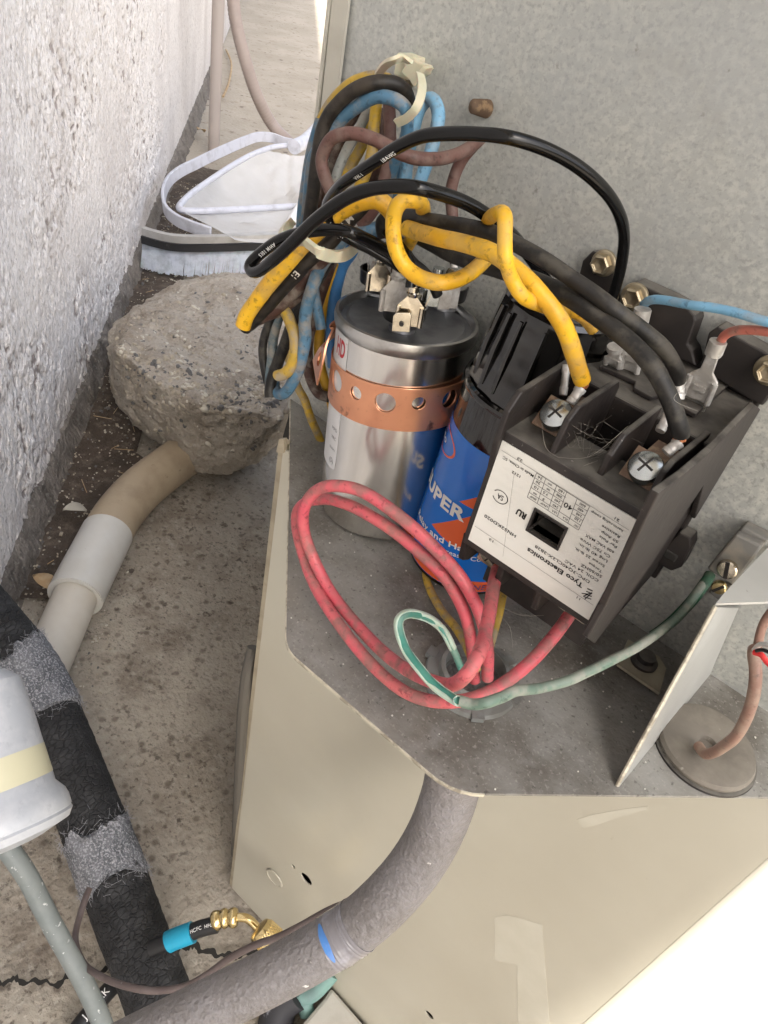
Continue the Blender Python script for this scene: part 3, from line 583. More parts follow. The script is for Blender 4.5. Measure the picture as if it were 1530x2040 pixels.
# copper strap: shell with holes, own flared end
strap = thing('copper_strap', 'perforated copper pipe strap wrapped around the aluminium can', 'strap', ccyl.xyz(0, .06))
zc = .0635; hw = .0088; n_ = 120; rin = CR + .0003; th = .0006
U0, U1 = -1.75 * CR, 1.9 * CR; vs = []; fs = []
for i in range(n_ + 1):
    u = U0 + (U1 - U0) * i / n_; v = zc + .0022 * math.sin(u / CR * .9 - .2) - .0008 * u / CR
    for rr_, sg in ((0, -1), (th, -1), (th, 1), (0, 1)): vs.append(ccyl.xyz(u, v + sg * hw, .0003 + rr_ + .0010 * max(0, u / CR - .6)))
for i in range(n_):
    for k in range(4): a = i * 4 + k; b = i * 4 + (k + 1) % 4; fs.append((a, b, b + 4, a + 4))
fs += [(3, 2, 1, 0), tuple(n_ * 4 + k for k in range(4))]
band = obj('band', (vs, fs), copper, strap, smooth=50)
cuts = []
for px, py, r in [(674, 758, .0042), (711, 782, .0027), (768, 801, .0040), (833, 801, .0027), (890, 791, .0037)]:
    u, v = ccyl.uv(px, py); c = Vector(ccyl.xyz(u, v, 0)); nn = (Vector(ccyl.xyz(u, v, .01)) - c).normalized()
    cuts.append(obj('cut', MB().lathe(c - nn * .002, nn, [(0, r), (.012, r)], 28), copper))
boolean(band, cuts); finish(band, 40)
# loose end flaring to the left
pts = [hy(683, 655, -.004), hy(664, 662, -.006), hy(650, 682, -.010), hy(640, 710, -.012), hy(628, 742, -.012)]
tl = spline(pts, 6); sd = [V(hy(690, 700, -.004)) - V(hy(684, 640, -.0)) for _ in tl]
sd = [Vector((.25 + .5 * i / len(tl), -.55, .8 - .9 * i / len(tl))) for i in range(len(tl))]
fl = obj('loose_end', MB().ribbon(tl, sd, .0145, .0007), copper, strap, smooth=50)
cuts = []
for i, r in ((12, .0024), (19, .0030)):
    T = (tl[i + 1] - tl[i - 1]).normalized(); s_ = (sd[i] - T * sd[i].dot(T)).normalized(); nn = T.cross(s_).normalized()
    cuts.append(obj('cut', MB().lathe(tl[i] - nn * .004, nn, [(0, r), (.008, r)], 24), copper))
boolean(fl, cuts); finish(fl, 40)
# terminals on the lid
def on_lid(px, py, h=0):
    r = ray(px, py); t = ((ctop + AX * h - Vector(CAM)) @ AX if False else (ctop + AX * h - Vector(CAM)).dot(AX)) / Vector(r).dot(AX); return Vector(CAM) + Vector(r) * t
def spade(mb, c, d, up, w_, h_, t_=.0005, taper=.75):
    d = Vector(d).normalized(); up = Vector(up).normalized(); nn = d.cross(up)
    P = [c - d * w_ / 2, c + d * w_ / 2, c + d * w_ / 2 + up * h_ * .8, c + d * w_ / 2 * taper + up * h_, c - d * w_ / 2 * taper + up * h_, c - d * w_ / 2 + up * h_ * .8]
    mb.prism(P, nn * t_)
RT = Vector(R[:, 0]); UPV = -Vector(R[:, 1])      # picture right / up directions in the world
for (px, py, rr_, lb) in [(801, 655, .0078, 'front'), (752, 583, .0078, 'rear'), (885, 612, .0078, 'right')]:
    c = on_lid(px, py, .0)
    post = obj('terminal', MB().lathe(c, AX, [(0, .0052), (.0010, .0050), (.0018, .0036), (.0045, .0032), (.0048, 0)], 32), alu_top, cap)
    obj('cup', MB().lathe(c, AX, [(.0038, .0042), (.0042, rr_ * .97), (.0048, rr_), (.0095, rr_ * 1.03), (.0095, rr_ * .96), (.0056, rr_ * .92), (.0052, 0)], 40, cap=False), blk_cup, post)
    mb = MB()
    for k in range(4):
        a = math.radians(90 * k + 20); dd = Vector((math.cos(a), math.sin(a), 0)); q = c + AX * .0052 + dd * .0034; tdir = Vector((-dd.y, dd.x, 0))
        spade(mb, q, tdir, AX + dd * .12, .0056, .0085)
    obj('blade', mb, tin_old if lb == 'rear' else tin, post, smooth=0)
def crimp(parent, base, updir, side, s=1., mt=tin, L=.0155):
    """female quick connector: body wings, neck, barrel"""
    u = Vector(updir).normalized(); d = (Vector(side) - u * Vector(side).dot(u)).normalized(); n = d.cross(u)
    mb = MB()
    w_ = .0038 * s; P = [(-w_, 0), (w_, 0), (w_, .0062 * s), (.0016 * s, .0088 * s), (.0016 * s, .0125 * s), (-.0016 * s, .0125 * s), (-.0016 * s, .0088 * s), (-w_, .0062 * s)]
    mb.prism([Vector(base) + d * a + u * b for a, b in P], n * .0006)
    for sg in (-1, 1): mb.tube([Vector(base) + d * sg * w_ * .92 + n * .0007, Vector(base) + d * sg * w_ * .92 + u * .0060 * s + n * .0007], .0008 * s, 8)
    b0 = Vector(base) + u * .0092 * s + n * .0006; mb.tube([b0, b0 + u * .0012 * s, b0 + u * .0016 * s, b0 + u * .0030 * s, b0 + u * .0034 * s, b0 + u * .0052 * s], [.0016 * s, .0022 * s, .0018 * s, .0018 * s, .0023 * s, .0022 * s], 12)
    q = Vector(base) + u * .0020 * s - n * .0004; mb.box((-.0016 * s, -.0002, -.0004), (.0016 * s, .0003, .0030 * s), Matrix.Translation(q) @ Matrix((d, n, u)).transposed().to_4x4())
    return obj('crimp_connector', mb, mt, parent, smooth=30)
FR = (Vector(CAM) - ctop); FRh = Vector((FR.x, FR.y, 0)).normalized(); SD = Vector((-FRh.y, FRh.x, 0)) * -1
conn = thing('wire_terminal', 'shiny tin quick connector standing on the front capacitor post', 'terminal', on_lid(808, 622, .006), 'quick connectors on the capacitor')
crimp(conn, on_lid(812, 648, .008), AX + Vector((0, 0, .2)), RT, 1.15)
mb = MB(); q = on_lid(800, 650, .007) + FRh * .004
mb.prism([q + RT * a + AX * b for a, b in ((-.0030, 0), (.0032, -.0004), (.0030, .0055), (.0022, .0066), (-.0022, .0066), (-.0032, .0055))], -FRh * .0006); pt = obj('flat_tab', mb, tin, conn, smooth=0, bevel=.0002)
mb = MB(); mb.lathe(q + AX * .0028 + FRh * .0002, FRh, [(0, .0008), (.0004, .0008), (.0004, 0)], 16); obj('dimple', mb, bak_d, pt)
conn = thing('wire_terminal', 'bright crumpled connector on the rear capacitor post under a black wire', 'terminal', on_lid(752, 560, .008), 'quick connectors on the capacitor')
crimp(conn, on_lid(752, 580, .010), AX, RT + Vector((.6, .6, 0)), 1.1)
conn = thing('wire_terminal', 'grey tarnished connector between the front and rear capacitor posts', 'terminal', on_lid(780, 620, .008), 'quick connectors on the capacitor')
crimp(conn, on_lid(783, 620, .009), AX, RT + Vector((.3, .3, 0)), 1.25, tin_old)
conn = thing('wire_terminal', 'upright pair of tin blades on the right capacitor post below the yellow loop', 'terminal', on_lid(885, 600, .008), 'quick connectors on the capacitor')
crimp(conn, on_lid(862, 610, .008), AX, RT + Vector((.2, .1, 0)), 1.0, zinc); 
mb = MB(); spade(mb, on_lid(883, 614, .008), RT, AX, .0042, .010, .0012); spade(mb, on_lid(900, 612, .008), RT + Vector((.5, .5, 0)), AX, .0035, .010, .0012); obj('blade_pair', mb, tin_old, conn, smooth=0)
mb = MB(); spade(mb, on_lid(838, 630, .006), AX, RT * .3 + AX, .0012, .010, .0006); obj('bent_sliver', mb, tin, conn, smooth=0)

# ============================================================ HARD START RELAY CAN
rb = hz(951, 1081, 0); rb[1] = min(rb[1], .0065); RR = .0228; rax = _n(np.array([.05, .0, 1.]))
relay = thing('start_relay', 'black start relay can with blue and orange label standing beside the capacitor', 'relay', rb)
rc_ = Cyl(rb, rax, RR)
obj('can', MB().lathe(rb, rax, [(0, RR * .93), (.002, RR), (.085, RR), (.0865, RR * .97)], 72), blk_gloss, relay)
obj('collar', MB().lathe(rb, rax, [(.0840, RR * 1.0), (.0846, RR * 1.035), (.0856, RR * 1.045), (.0866, RR * 1.03), (.0872, RR * .98)], 72, cap=False), blk_gloss, relay)
# moulded relay housing on top: tapered octagon with ridges
ZT = .1155
def ring(z, r, sq=.80):
    out = []
    for k in range(16):
        a = 2 * math.pi * (k + .5) / 16; rr_ = r * (1 if k % 4 in (0, 3) else .965); out.append(Vector((rb[0] + .05 * z + math.cos(a + .45) * rr_, rb[1] + math.sin(a + .45) * rr_ * sq - .001, z)))
    return out
mb = MB(); prof = [(.0855, RR * .97, .98), (.095, RR * .95, .95), (.114, RR * .88, .92), (.1185, RR * .86, .90), (.1205, RR * .80, .88)]
rows = [ring(z, r, sq) for z, r, sq in prof]; vs = [p for rw in rows for p in rw]; fs = [(j * 16 + k, j * 16 + (k + 1) % 16, (j + 1) * 16 + (k + 1) % 16, (j + 1) * 16 + k) for j in range(len(rows) - 1) for k in range(16)] + [tuple(range((len(rows) - 1) * 16, len(rows) * 16))]
obj('housing', (vs, fs), blk_gloss, relay, smooth=15, bevel=.0006)
mb = MB()
for a in (-2.35, -2.05, -1.75, -1.30, -.95):
    dd = Vector((math.cos(a), math.sin(a), 0)); c0 = Vector(rb) + dd * RR * .93 + Vector((.0045, 0, .090)); c1 = Vector(rb) + dd * RR * .865 + Vector((.0058, 0, .116)); mb.tube([c0, c0.lerp(c1, .5) + dd * .0006, c1], [.0009, .0011, .0007], 8)
obj('moulded_rib', mb, blk_gloss, relay)
# label: blue wrap, orange bolts, letters
def U(px, py): return tuple(rc_.uv(px, py))
vt = .0690
bl = wrap_poly(rc_, [(-.052, .0035), (.036, .0035), (.036, .0555), (.012, .0560), (-.012, .0620), (-.052, .0700)] if False else [(-.040, .0035), (.036, .0035), (.036, vt), (-.040, vt)], .00012, 'blue_label', blu_l, relay)
ab = lambda X, Y: U(*KB(X, Y))
mb_u = [ab(1085, 1585), ab(1170, 1590), ab(1290, 1568), ab(1400, 1540)]
def vb(u, a, b): return (u, a), (u, b)
ub = ab(1090, 1600)[0]
wrap_poly(rc_, [(-.040, .0038), (.036, .0038), (.036, .0098), (-.040, .0098)], .00020, 'orange_band', org_l, bl)
wrap_poly(rc_, [ab(820, 1140), ab(1050, 1375), ab(1215, 1395), (.02, ab(1215, 1395)[1]), (.02, ab(1290, 1040)[1] + .004), ab(1290, 1040), ab(1080, 1095)], .00018, 'orange_bolt', org_l, bl)
wrap_poly(rc_, [ab(1100, 910), ab(1315, 858), (.022, ab(1315, 858)[1] + .004), (.022, ab(1270, 1000)[1]), ab(1262, 1000)], .00018, 'orange_flash', org_l, bl)
mb = MB()
put_text(mb, 'SUPER', rc_, KB(752, 580), KB(1165, 1062), 26, .035, .00034)
put_text(mb, 'Relay and Hard Start', rc_, KB(700, 1010), KB(1590, 1400), 12.5, .02, .00034)
put_text(mb, 'Increases Compressor', rc_, KB(880, 1360), KB(1640, 1440), 10, .01, .00034)
a = ab(945, 260); 
uvtext(mb, 'supco', rc_, ab(950, 262)[0] - .0095, ab(950, 262)[1] + .0008, .0145, .0026, .00034, .02)
obj('white_lettering', mb, ink_w, bl, smooth=0)
mb = MB(); uvtext(mb, 'ENGINEERED', rc_, ab(1110, 1630)[0] - .003, .0050, .026, .0030, .00034, .01); obj('violet_lettering', mb, ink_v, bl, smooth=0)
mb = MB(); ce = ab(975, 350); k = 40
for i in range(k):
    a0 = 2 * math.pi * i / k; a1 = 2 * math.pi * (i + 1) / k; q = lambda a, r: rc_.xyz(ce[0] - .004 + math.cos(a) * .0098 * r, ce[1] + .0012 + math.sin(a) * .0046 * r, .0003)
    mb.add([q(a0, 1), q(a1, 1), q(a1, 1.12), q(a0, 1.12)], [(0, 1, 2, 3)])
obj('orange_oval', mb, org_l, bl, smooth=0)
# ============================================================ CONTACTOR
YL = -.048; LX0, LX1, LZ0, LZ1 = .1243, .1682, .0602, .0985
ctr = thing('contactor', 'dusty dark contactor with upside down white label and wires screwed to its top', 'contactor', (.147, 0, .03))
BX0, BX1 = .1222, .1700
body = obj('front_housing', MB().box((BX0, YL + .0004, LZ0 - .0030), (BX1, -.030, LZ1 + .0030)), bak, ctr, smooth=0)
wx0, wz1 = hy(*KL(600, 630), YL)[0], hy(*KL(600, 630), YL)[2]; wx1, wz0 = hy(*KL(765, 925), YL)[0], hy(*KL(765, 925), YL)[2]
wx1 = hy(*KL(800, 850), YL)[0]; 
cut = obj('cut', MB().box((wx0, YL - .01, wz0), (wx1, YL + .0135, wz1)), bak); boolean(body, [cut]); finish(body, 0)
bvm = body.modifiers.new('bevel', 'BEVEL'); bvm.width = .0006; bvm.segments = 2; bvm.limit_method = 'ANGLE'
obj('rear_housing', MB().box((BX0 + .001, -.0125, .030), (BX1 - .0005, PY - .004, .1085)), bak, ctr, smooth=0, bevel=.0008)
obj('core_block', MB().box((BX0 + .002, -.031, .055), (BX1 - .002, -.012, .0885)), bak_d, ctr, smooth=0)
obj('base_plate', MB().box((BX0 - .002, PY - .004, .028), (BX1 + .001, PY - .0006, .112)), bak_d, ctr, smooth=0, bevel=.0006)
# top cover plate with stepped seam
mb = MB(); mb.prism([V(hz(*C3(*p), .1088)) for p in ((680, 490), (860, 570), (850, 600), (940, 650), (985, 640), (1130, 720), (1160, 735), (1330, 580), (860, 345))], (0, 0, .0014)); obj('cover_plate', mb, bak, ctr, smooth=0, bevel=.0003)
# barrier fins
def fin(x, w_, yz, name='barrier_fin', mt=None):
    return obj(name, MB().prism([(x, y, z) for y, z in yz], (w_, 0, 0)), mt or bak, ctr, smooth=0, bevel=.0005)
fin(.1222, .0020, [(-.0500, .098), (-.0495, .1085), (-.0455, .1135), (-.0120, .1145), (-.0120, .085), (-.047, .085)])
fin(.1372, .0019, [(-.0460, .098), (-.0440, .1120), (-.0400, .1150), (-.0150, .1145), (-.0125, .1120), (-.0125, .085), (-.046, .085)])
fin(.1510, .0019, [(-.0430, .098), (-.0425, .1080), (-.0380, .1130), (-.0130, .1125), (-.0125, .110), (-.0125, .085), (-.043, .085)])
fin(.1655, .0019, [(-.0440, .098), (-.0435, .1060), (-.0440, .1125), (-.0400, .1140), (-.0080, .1100), (-.008, .085), (-.044, .085)])
# big side wall on the right, lower point sticks out below
mb = MB(); sp_ = [hit(*C3(*p), 0, .1705) for p in ((885, 1225), (950, 1090), (1090, 990), (1220, 880), (1440, 655))]
low = [hit(*C3(*p), 0, .1705) for p in ((1180, 1060), (1060, 1240), (930, 1440), (780, 1660), (640, 1845), (603, 1815), (690, 1660))]
pts = [(p[1], p[2]) for p in sp_] + [(PY - .004, .1068), (PY - .004, .060)] + [(p[1], p[2]) for p in low]
obj('side_wall', MB().prism([(.1702, y, z) for y, z in pts], (.0020, 0, 0)), bak, ctr, smooth=0, bevel=.0004)
# lower fins between the outgoing terminals
for x, d0 in ((.1215, -.012), (.1360, -.009), (.1500, -.009)):
    fin(x, .0022, [(YL + .0012, .0600), (YL + .0032, .0480), (YL + .0075, .0455), (-.025, .044), (-.025, .060)], 'lower_fin')
obj('lower_block', MB().box((BX0 + .004, -.028, .030), (BX1 - .003, .0, .060)), bak_d, ctr, smooth=0)
# label and print
lb = obj('label', MB().box((LX0, YL - .0001, LZ0), (LX1, YL + .0003, LZ1)), paper, ctr, smooth=0)
cut = obj('cut', MB().box((wx0 - .0006, YL - .01, wz0 - .0006), (wx1 + .0006, YL + .01, wz1 + .0006)), paper); boolean(lb, [cut]); finish(lb, 0)
obj('window_frame', (lambda m_: (m_.box((wx0 - .0007, YL - .0006, wz0 - .0007), (wx0, YL + .004, wz1 + .0007)), m_.box((wx1, YL - .0006, wz0 - .0007), (wx1 + .0007, YL + .004, wz1 + .0007)), m_.box((wx0, YL - .0006, wz0 - .0007), (wx1, YL + .004, wz0)), m_.box((wx0, YL - .0006, wz1), (wx1, YL + .004, wz1 + .0007)), m_)[-1])(MB()), bak, ctr, smooth=0)
PL = Plane(YL - .00025); mb = MB()
T_ = [('Tyco Electronics', (968, 1240), (525, 945), 9.5, .03), ('DPC-3Q40CL2X-3B28', (1022, 1208), (588, 918), 5.8, 0), ('COIL 24 VAC', (1095, 1198), (828, 1035), 5.8, 0), ('50/60HZ', (1122, 1165), (955, 1068), 5.8, 0),
      ('Torque', (1122, 1124), (1018, 1055), 5.4, 0), ('Screw 25 lb.in.', (1145, 1082), (905, 935), 5.4, 0), ('Lug 40 lb.in.', (1166, 1044), (935, 900), 5.4, 0), ('Cu 75C Wire', (1188, 1006), (950, 860), 5.4, 0), ('600 VAC MAX', (1218, 970), (992, 830), 5.4, 0),
      ('Per Pole', (1242, 928), (1102, 840), 5.4, 0), ('50 Amp', (1252, 888), (1118, 803), 5.4, 0), ('Resistive', (1266, 846), (1122, 755), 5.4, 0), ('herm.refrig comp', (1290, 798), (1038, 640), 4.8, 0), ('21', (1262, 715), (1226, 694), 4.8, 0), ('23', (486, 238), (445, 212), 4.8, 0),
      ('Made in China, SC', (574, 358), (330, 206), 5.2, 0), ('1212', (468, 362), (402, 322), 5.0, 0), ('HN52KD020', (432, 842), (182, 672), 6.4, 0), ('13', (252, 882), (220, 862), 4.8, 0), ('11', (948, 1345), (922, 1328), 4.8, 0),
      ('SA', (332, 540), (285, 512), 10, 0), ('RU', (512, 688), (440, 636), 12, .05),
      ('VAC', (935, 768), (900, 745), 4.2, 0), ('120', (948, 720), (905, 692), 4.8, 0), ('240', (962, 682), (917, 655), 4.8, 0), ('480', (976, 642), (930, 614), 4.8, 0), ('600', (992, 604), (945, 576), 4.8, 0),
      ('FLA', (848, 708), (808, 684), 4.2, 0), ('40', (885, 625), (820, 580), 10, 0), ('LRA', (762, 655), (722, 632), 4.2, 0), ('240', (772, 612), (730, 586), 4.8, 0), ('240', (788, 570), (744, 544), 4.8, 0), ('200', (804, 530), (760, 504), 4.8, 0), ('160', (820, 492), (776, 466), 4.8, 0),
      ('1PHP', (688, 605), (632, 570), 4.0, 0), ('3', (664, 550), (648, 540), 4.8, 0), ('7.5', (692, 508), (652, 484), 4.8, 0), ('=', (706, 472), (680, 456), 5.5, 0), ('=', (722, 432), (690, 412), 5.5, 0),
      ('3PHP', (598, 548), (548, 517), 4.0, 0), ('=', (602, 506), (572, 488), 5.5, 0), ('10', (612, 460), (580, 440), 4.8, 0), ('20', (628, 420), (594, 399), 4.8, 0), ('26', (645, 382), (610, 361), 4.8, 0)]
for s_, a, b, h_, bo in T_: put_text(mb, s_, PL, KL(*a), KL(*b), h_ * 1.05, bo or .012)
tabl = [((600, 330), (1025, 600)), ((525, 525), (935, 790)), ((600, 330), (525, 525)), ((673, 376), (604, 576)), ((760, 432), (690, 632)), ((842, 484), (766, 680)), ((925, 537), (850, 735)), ((1025, 600), (935, 790)),
        ((541, 487), (788, 645)), ((556, 448), (803, 607)), ((571, 409), (820, 567)), ((586, 370), (835, 528)), ((865, 695), (953, 752)), ((880, 657), (971, 714)), ((895, 618), (989, 675)), ((910, 578), (1007, 637)), ((788, 645), (866, 696)),
        ((318, 148), (1340, 790)), ((105, 757), (1055, 1392)), ((420, 330), (330, 1000))]
for i, (a, b) in enumerate(tabl): put_line(mb, PL, KL(*a), KL(*b), .9 if i < 17 else (.6 if i < 19 else .35))
# certification ring and maker's slashed mark
c_ = PL.uv(*KL(308, 524))
for i in range(28):
    a0, a1 = 2 * math.pi * i / 28, 2 * math.pi * (i + 1) / 28
    if 2.6 < a0 < 3.5: continue
    q = lambda a, r: (c_[0] + math.cos(a) * .0024 * r, PL.y, c_[1] + math.sin(a) * .0020 * r); mb.add([q(a0, 1), q(a1, 1), q(a1, 1.12), q(a0, 1.12)], [(0, 1, 2, 3)])
for k in range(4): put_line(mb, PL, KL(1050 - k * 4, 1278 + k * 22), KL(1005 - k * 8, 1262 + k * 22 - 4), 2.2)
for k in range(3): put_line(mb, PL, KL(1045 - k * 18, 1290 + k * 6), KL(985 - k * 12, 1345 - k * 24), 2.0)
obj('printed_text', mb, ink, lb, smooth=0)
# torn frayed right edge of the label
# screws on top
def phillips(t, c, ax, r, mt=zinc, name='screw_head'):
    c = Vector(c); ax = Vector(ax).normalized()
    o_ = obj(name, MB().lathe(c, ax, [(-.003, r * .96), (-.0004, r), (.0004, r * .93), (.0011, r * .6), (.0013, 0)], 36), mt, t)
    e1 = ax.orthogonal().normalized(); e2 = ax.cross(e1); mb = MB(); B = Matrix((e1, e2, ax)).transposed().to_4x4()
    for a in (.35, .35 + math.pi / 2): mb.box((-r * .55, -r * .06, .0004), (r * .55, r * .06, .00145), Matrix.Translation(c) @ B @ Matrix.Rotation(a, 4, 'Z'))
    obj('cross_slot', mb, bak_d, o_, smooth=0)
sa = Vector((-.1, -.62, .78))
for px, py in ((C3(470, 712)), (C3(918, 975))):
    c = V(hy(px, py, -.036)); phillips(ctr, c, sa, .0047)
    obj('clamp_plate', MB().box((-.0052, -.0050, -.0036), (.0052, .0050, -.0026), Matrix.Translation(c) @ Matrix.Rotation(.75, 4, 'X')), mat('rusted_bar', (.20, .13, .09), .6, .4, [('noise', 300, (.4, .3, .2), .5, .65, .6)]), ctr, smooth=0)
    obj('terminal_bar', MB().box((c.x - .0045, c.y + .004, .088), (c.x + .0045, -.012, c.z - .004)), mat('rusted_bar', (.20, .13, .09), .6, .4, [('noise', 300, (.4, .3, .2), .5, .65, .6)]), ctr, smooth=0)
# outgoing clamps at the bottom
for X, Y, ang in ((140, 1440, 0), (560, 1690, 0)):
    c = V(hy(*C3(X, Y), YL + .010)); phillips(ctr, c + Vector((0, 0, .0015)), (-.05, -.9, -.1), .0046, tin, 'clamp_screw')
    obj('clamp_cup', MB().box((c.x - .0050, c.y + .0006, c.z - .0038), (c.x + .0050, c.y + .010, c.z + .006)), tin, ctr, smooth=0, bevel=.0005)
# mounting ears
def plate(name, pts, y, th_, mt, parent, conv=None, bevel=.0006):
    if conv: pts = [conv(*p) for p in pts]
    return obj(name, MB().prism([V(hy(px, py, y)) for px, py in pts], (0, th_, 0)), mt, parent, smooth=0, bevel=bevel)
plate('mounting_ear', [(240, 460), (370, 360), (680, 500), (830, 580), (890, 650), (900, 700), (860, 820), (830, 900), (870, 960), (900, 1090), (700, 1000), (450, 800), (250, 560)], PY - .0085, .0080, bak_d, ctr, K6)
plate('mounting_ear', [(990, 880), (1010, 800), (1100, 745), (1250, 830), (1560, 1000), (1560, 1330), (1480, 1440), (1380, 1390), (1190, 1270), (1000, 1150), (940, 1080)], PY - .0085, .0080, bak_d, ctr, K6)
plate('mounting_ear', [(575, 390), (600, 330), (735, 200), (810, 240), (810, 300), (745, 430), (680, 455), (600, 410)], PY - .0075, .0070, bak_d, ctr, KR)
c = V(hy(*KR(665, 350), PY - .0078)); obj('ear_slot', MB().box((c.x - .0030, c.y - .0002, c.z - .0018), (c.x + .0030, c.y + .001, c.z + .0018), ), gap, ctr, smooth=0, bevel=.0008)
plate('relay_bracket', [(1150, 560), (1160, 520), (1180, 500), (1212, 505), (1225, 530), (1228, 600), (1215, 680), (1150, 700)], PY - .004, .0036, bak_d, relay)
hexbolt(1192, 529, .0034, 'brassy hex bolt left of the glossy black wire end', PY - .0045, .0045)
hexbolt(1255, 597, .0036, 'brassy hex bolt beside the light blue wire terminal', PY - .0090, .0040)
hexbolt(1527, 745, .0037, 'gold hex bolt at the right edge on the black mounting ear', PY - .0090, .0040)
p = hy(942, 229, PY - .006); c = Vector((p[0] + .0015, PY, p[2] + .002))
t = thing('screw_point', 'rusty screw thread poking through the grey panel above the black wires', 'screw', c)
pr = []
for k in range(12): pr += [(k * .0006, .0024 - k * .00006), (k * .0006 + .0003, .0030 - k * .00006)]
obj('thread', MB().lathe(c, (-.25, -1, .1), pr + [(.0076, .0012), (.0078, 0)], 24), rusty, t)
# spade connectors on the rear housing
def bigspade(px, py, px2, py2, y, lab, w_=.0042, mt=tin_old):
    a = V(hy(px, py, y)); b = V(hy(px2, py2, y - .002)); t = thing('spade_terminal', lab, 'terminal', a, 'corroded spade terminals')
    u = (b - a).normalized(); n = Vector((0, -1, .0)); n = (n - u * n.dot(u)).normalized(); d = u.cross(n); L = (b - a).length
    P = [(-w_, 0), (w_, 0), (w_, L * .38), (.0019, L * .50), (.0017, L * .72), (.0024, L * .80), (.0024, L), (-.0024, L), (-.0024, L * .80), (-.0017, L * .72), (-.0019, L * .50), (-w_, L * .38)]
    obj('connector_body', MB().prism([a + d * x + u * z for x, z in P], n * .0011), mt, t, smooth=0, bevel=.0003)
    mb = MB()
    for sg in (-1, 1): mb.tube([a + d * sg * w_ * .9 + n * .0012, a + d * sg * w_ * .9 + u * L * .36 + n * .0012], .0009, 8)
    mb.tube([b - u * L * .22 + n * .0012, b + n * .0012], .0024, 12); mb.box((-.0018, -.0018, 0), (.0018, .0018, .0016), Matrix.Translation(a + u * L * .17) @ Matrix((d, n, u)).transposed().to_4x4())
    obj('rolled_edge', mb, mt, t)
    obj('male_blade', MB().prism([a + d * x + u * z - n * .0006 for x, z in ((-w_ * .85, -.006), (w_ * .85, -.006), (w_ * .85, .003), (-w_ * .85, .003))], n * .0007), mat('dull_blade', (.25, .24, .21), .5, .5, [('noise', 200, (.35, .34, .31), .45, .6, .6)]), t, smooth=0)
bigspade(*K6(905, 1370), *K6(1110, 860), .004, 'white corroded spade terminal on the salmon wire')
bigspade(*K6(190, 1070), *K6(215, 900), .000, 'pale corroded spade tip half hidden behind the thick black wires', .0024)
bigspade(*K6(330, 1120), *K6(455, 580), .003, 'long corroded spade terminal joining the light blue wire', .0030)
# crimp barrels on thick wires
def barrel(p0, p1, y0, y1, wpx, mt, lab):
    a = V(hy(*p0, y0)); b = V(hy(*p1, y1)); r = wpx / 2 * depth(a) / F
    o_ = obj('crimp_barrel', MB().tube([a, a.lerp(b, .25), a.lerp(b, .3), a.lerp(b, .7), a.lerp(b, .75), b], [r * .9, r, r * .85, r * .85, r, r * 1.05], 16), mt, smooth=50); tag(o_, lab, 'terminal', 'crimp barrels at the contactor screws'); return o_
barrel(C3(545, 660), C3(595, 585), -.034, -.031, 24, tin_old, 'silvery crimp barrel at the left contactor screw under the yellow wire')
barrel(C3(505, 620), C3(525, 470), -.026, -.022, 18, tin_old, 'grey crimp barrel rising behind the left contactor screw')
barrel(C3(1020, 910), C3(1085, 855), -.033, -.030, 26, tin_old, 'silvery crimp barrel at the right contactor screw under the black wire')
barrel(C3(990, 800), C3(1030, 720), -.026, -.022, 22, tin_old, 'second grey barrel behind the right contactor screw')
barrel(K6(740, 1380), K6(750, 1195), -.010, -.008, 30, tin_old, 'tin crimp ferrule at end of the upper thick black wire')
def strands(p0, p1, y, lab, w_=22):
    a = V(hy(*p0, y)); b = V(hy(*p1, y)); mb = MB(); u = (b - a).normalized(); s1 = u.orthogonal().normalized(); s2 = u.cross(s1); r = w_ / 2 * depth(a) / F
    for k in range(19):
        an = k * 2.4; rr_ = r * .85 * math.sqrt(k / 19); q = s1 * math.cos(an) * rr_ + s2 * math.sin(an) * rr_; mb.tube([a + q * .8, a.lerp(b, .5) + q * 1.05, b + q], r * .2, 6)
    o_ = obj('copper_strands', mb, cu_strand); tag(o_, lab, 'wire', 'bare copper wire ends')
strands(C3(600, 580), C3(606, 548), -.030, 'bare copper strands at the end of the yellow wire', 26)
strands(C3(1095, 855), C3(1085, 825), -.030, 'bare copper strands at the end of the lower black wire', 26)
# ground lug
lug = thing('ground_lug', 'grey ground lug with slotted screw holding the green wire on the panel', 'lug', hy(1450, 1150, PY))
plate('lug_body', [(912, 440), (1105, 210), (1280, 290), (1200, 400), (1085, 550)], PY - .009, .0088, mat('lug_metal', (.20, .195, .18), .55, .4, [('noise', 120, (.30, .27, .22), .45, .65, .7)]), lug, KR, .0008)
plate('lug_foot', [(920, 590), (1085, 540), (1060, 600), (1000, 655)], PY - .004, .0038, MATS['lug_metal'], lug, KR)
plate('lug_step', [(1105, 210), (1150, 165), (1320, 250), (1280, 300)], PY - .006, .0058, MATS['lug_metal'], lug, KR)
def slotted(t, c, ax, r, mt, ang, nm):
    o_ = obj(nm, MB().lathe(c, ax, [(-.001, r), (.0006, r), (.0010, r * .85), (.0011, 0)], 30), mt, t); ax = Vector(ax).normalized(); e1 = ax.orthogonal().normalized(); e2 = ax.cross(e1)
    obj('slot', MB().box((-r * .95, -r * .20, .0006), (r * .95, r * .20, .00125), Matrix.Translation(Vector(c)) @ Matrix((e1, e2, ax)).transposed().to_4x4() @ Matrix.Rotation(ang, 4, 'Z')), bak_d, o_, smooth=0)
slotted(lug, V(hy(*KR(1050, 440), PY - .0098)), (0, -1, 0), .0035, tin, 1.1, 'slotted_screw')
slotted(lug, V(hy(*KR(995, 560), PY - .006)), (0, -1, 0), .0026, brass, .3, 'brass_screw')
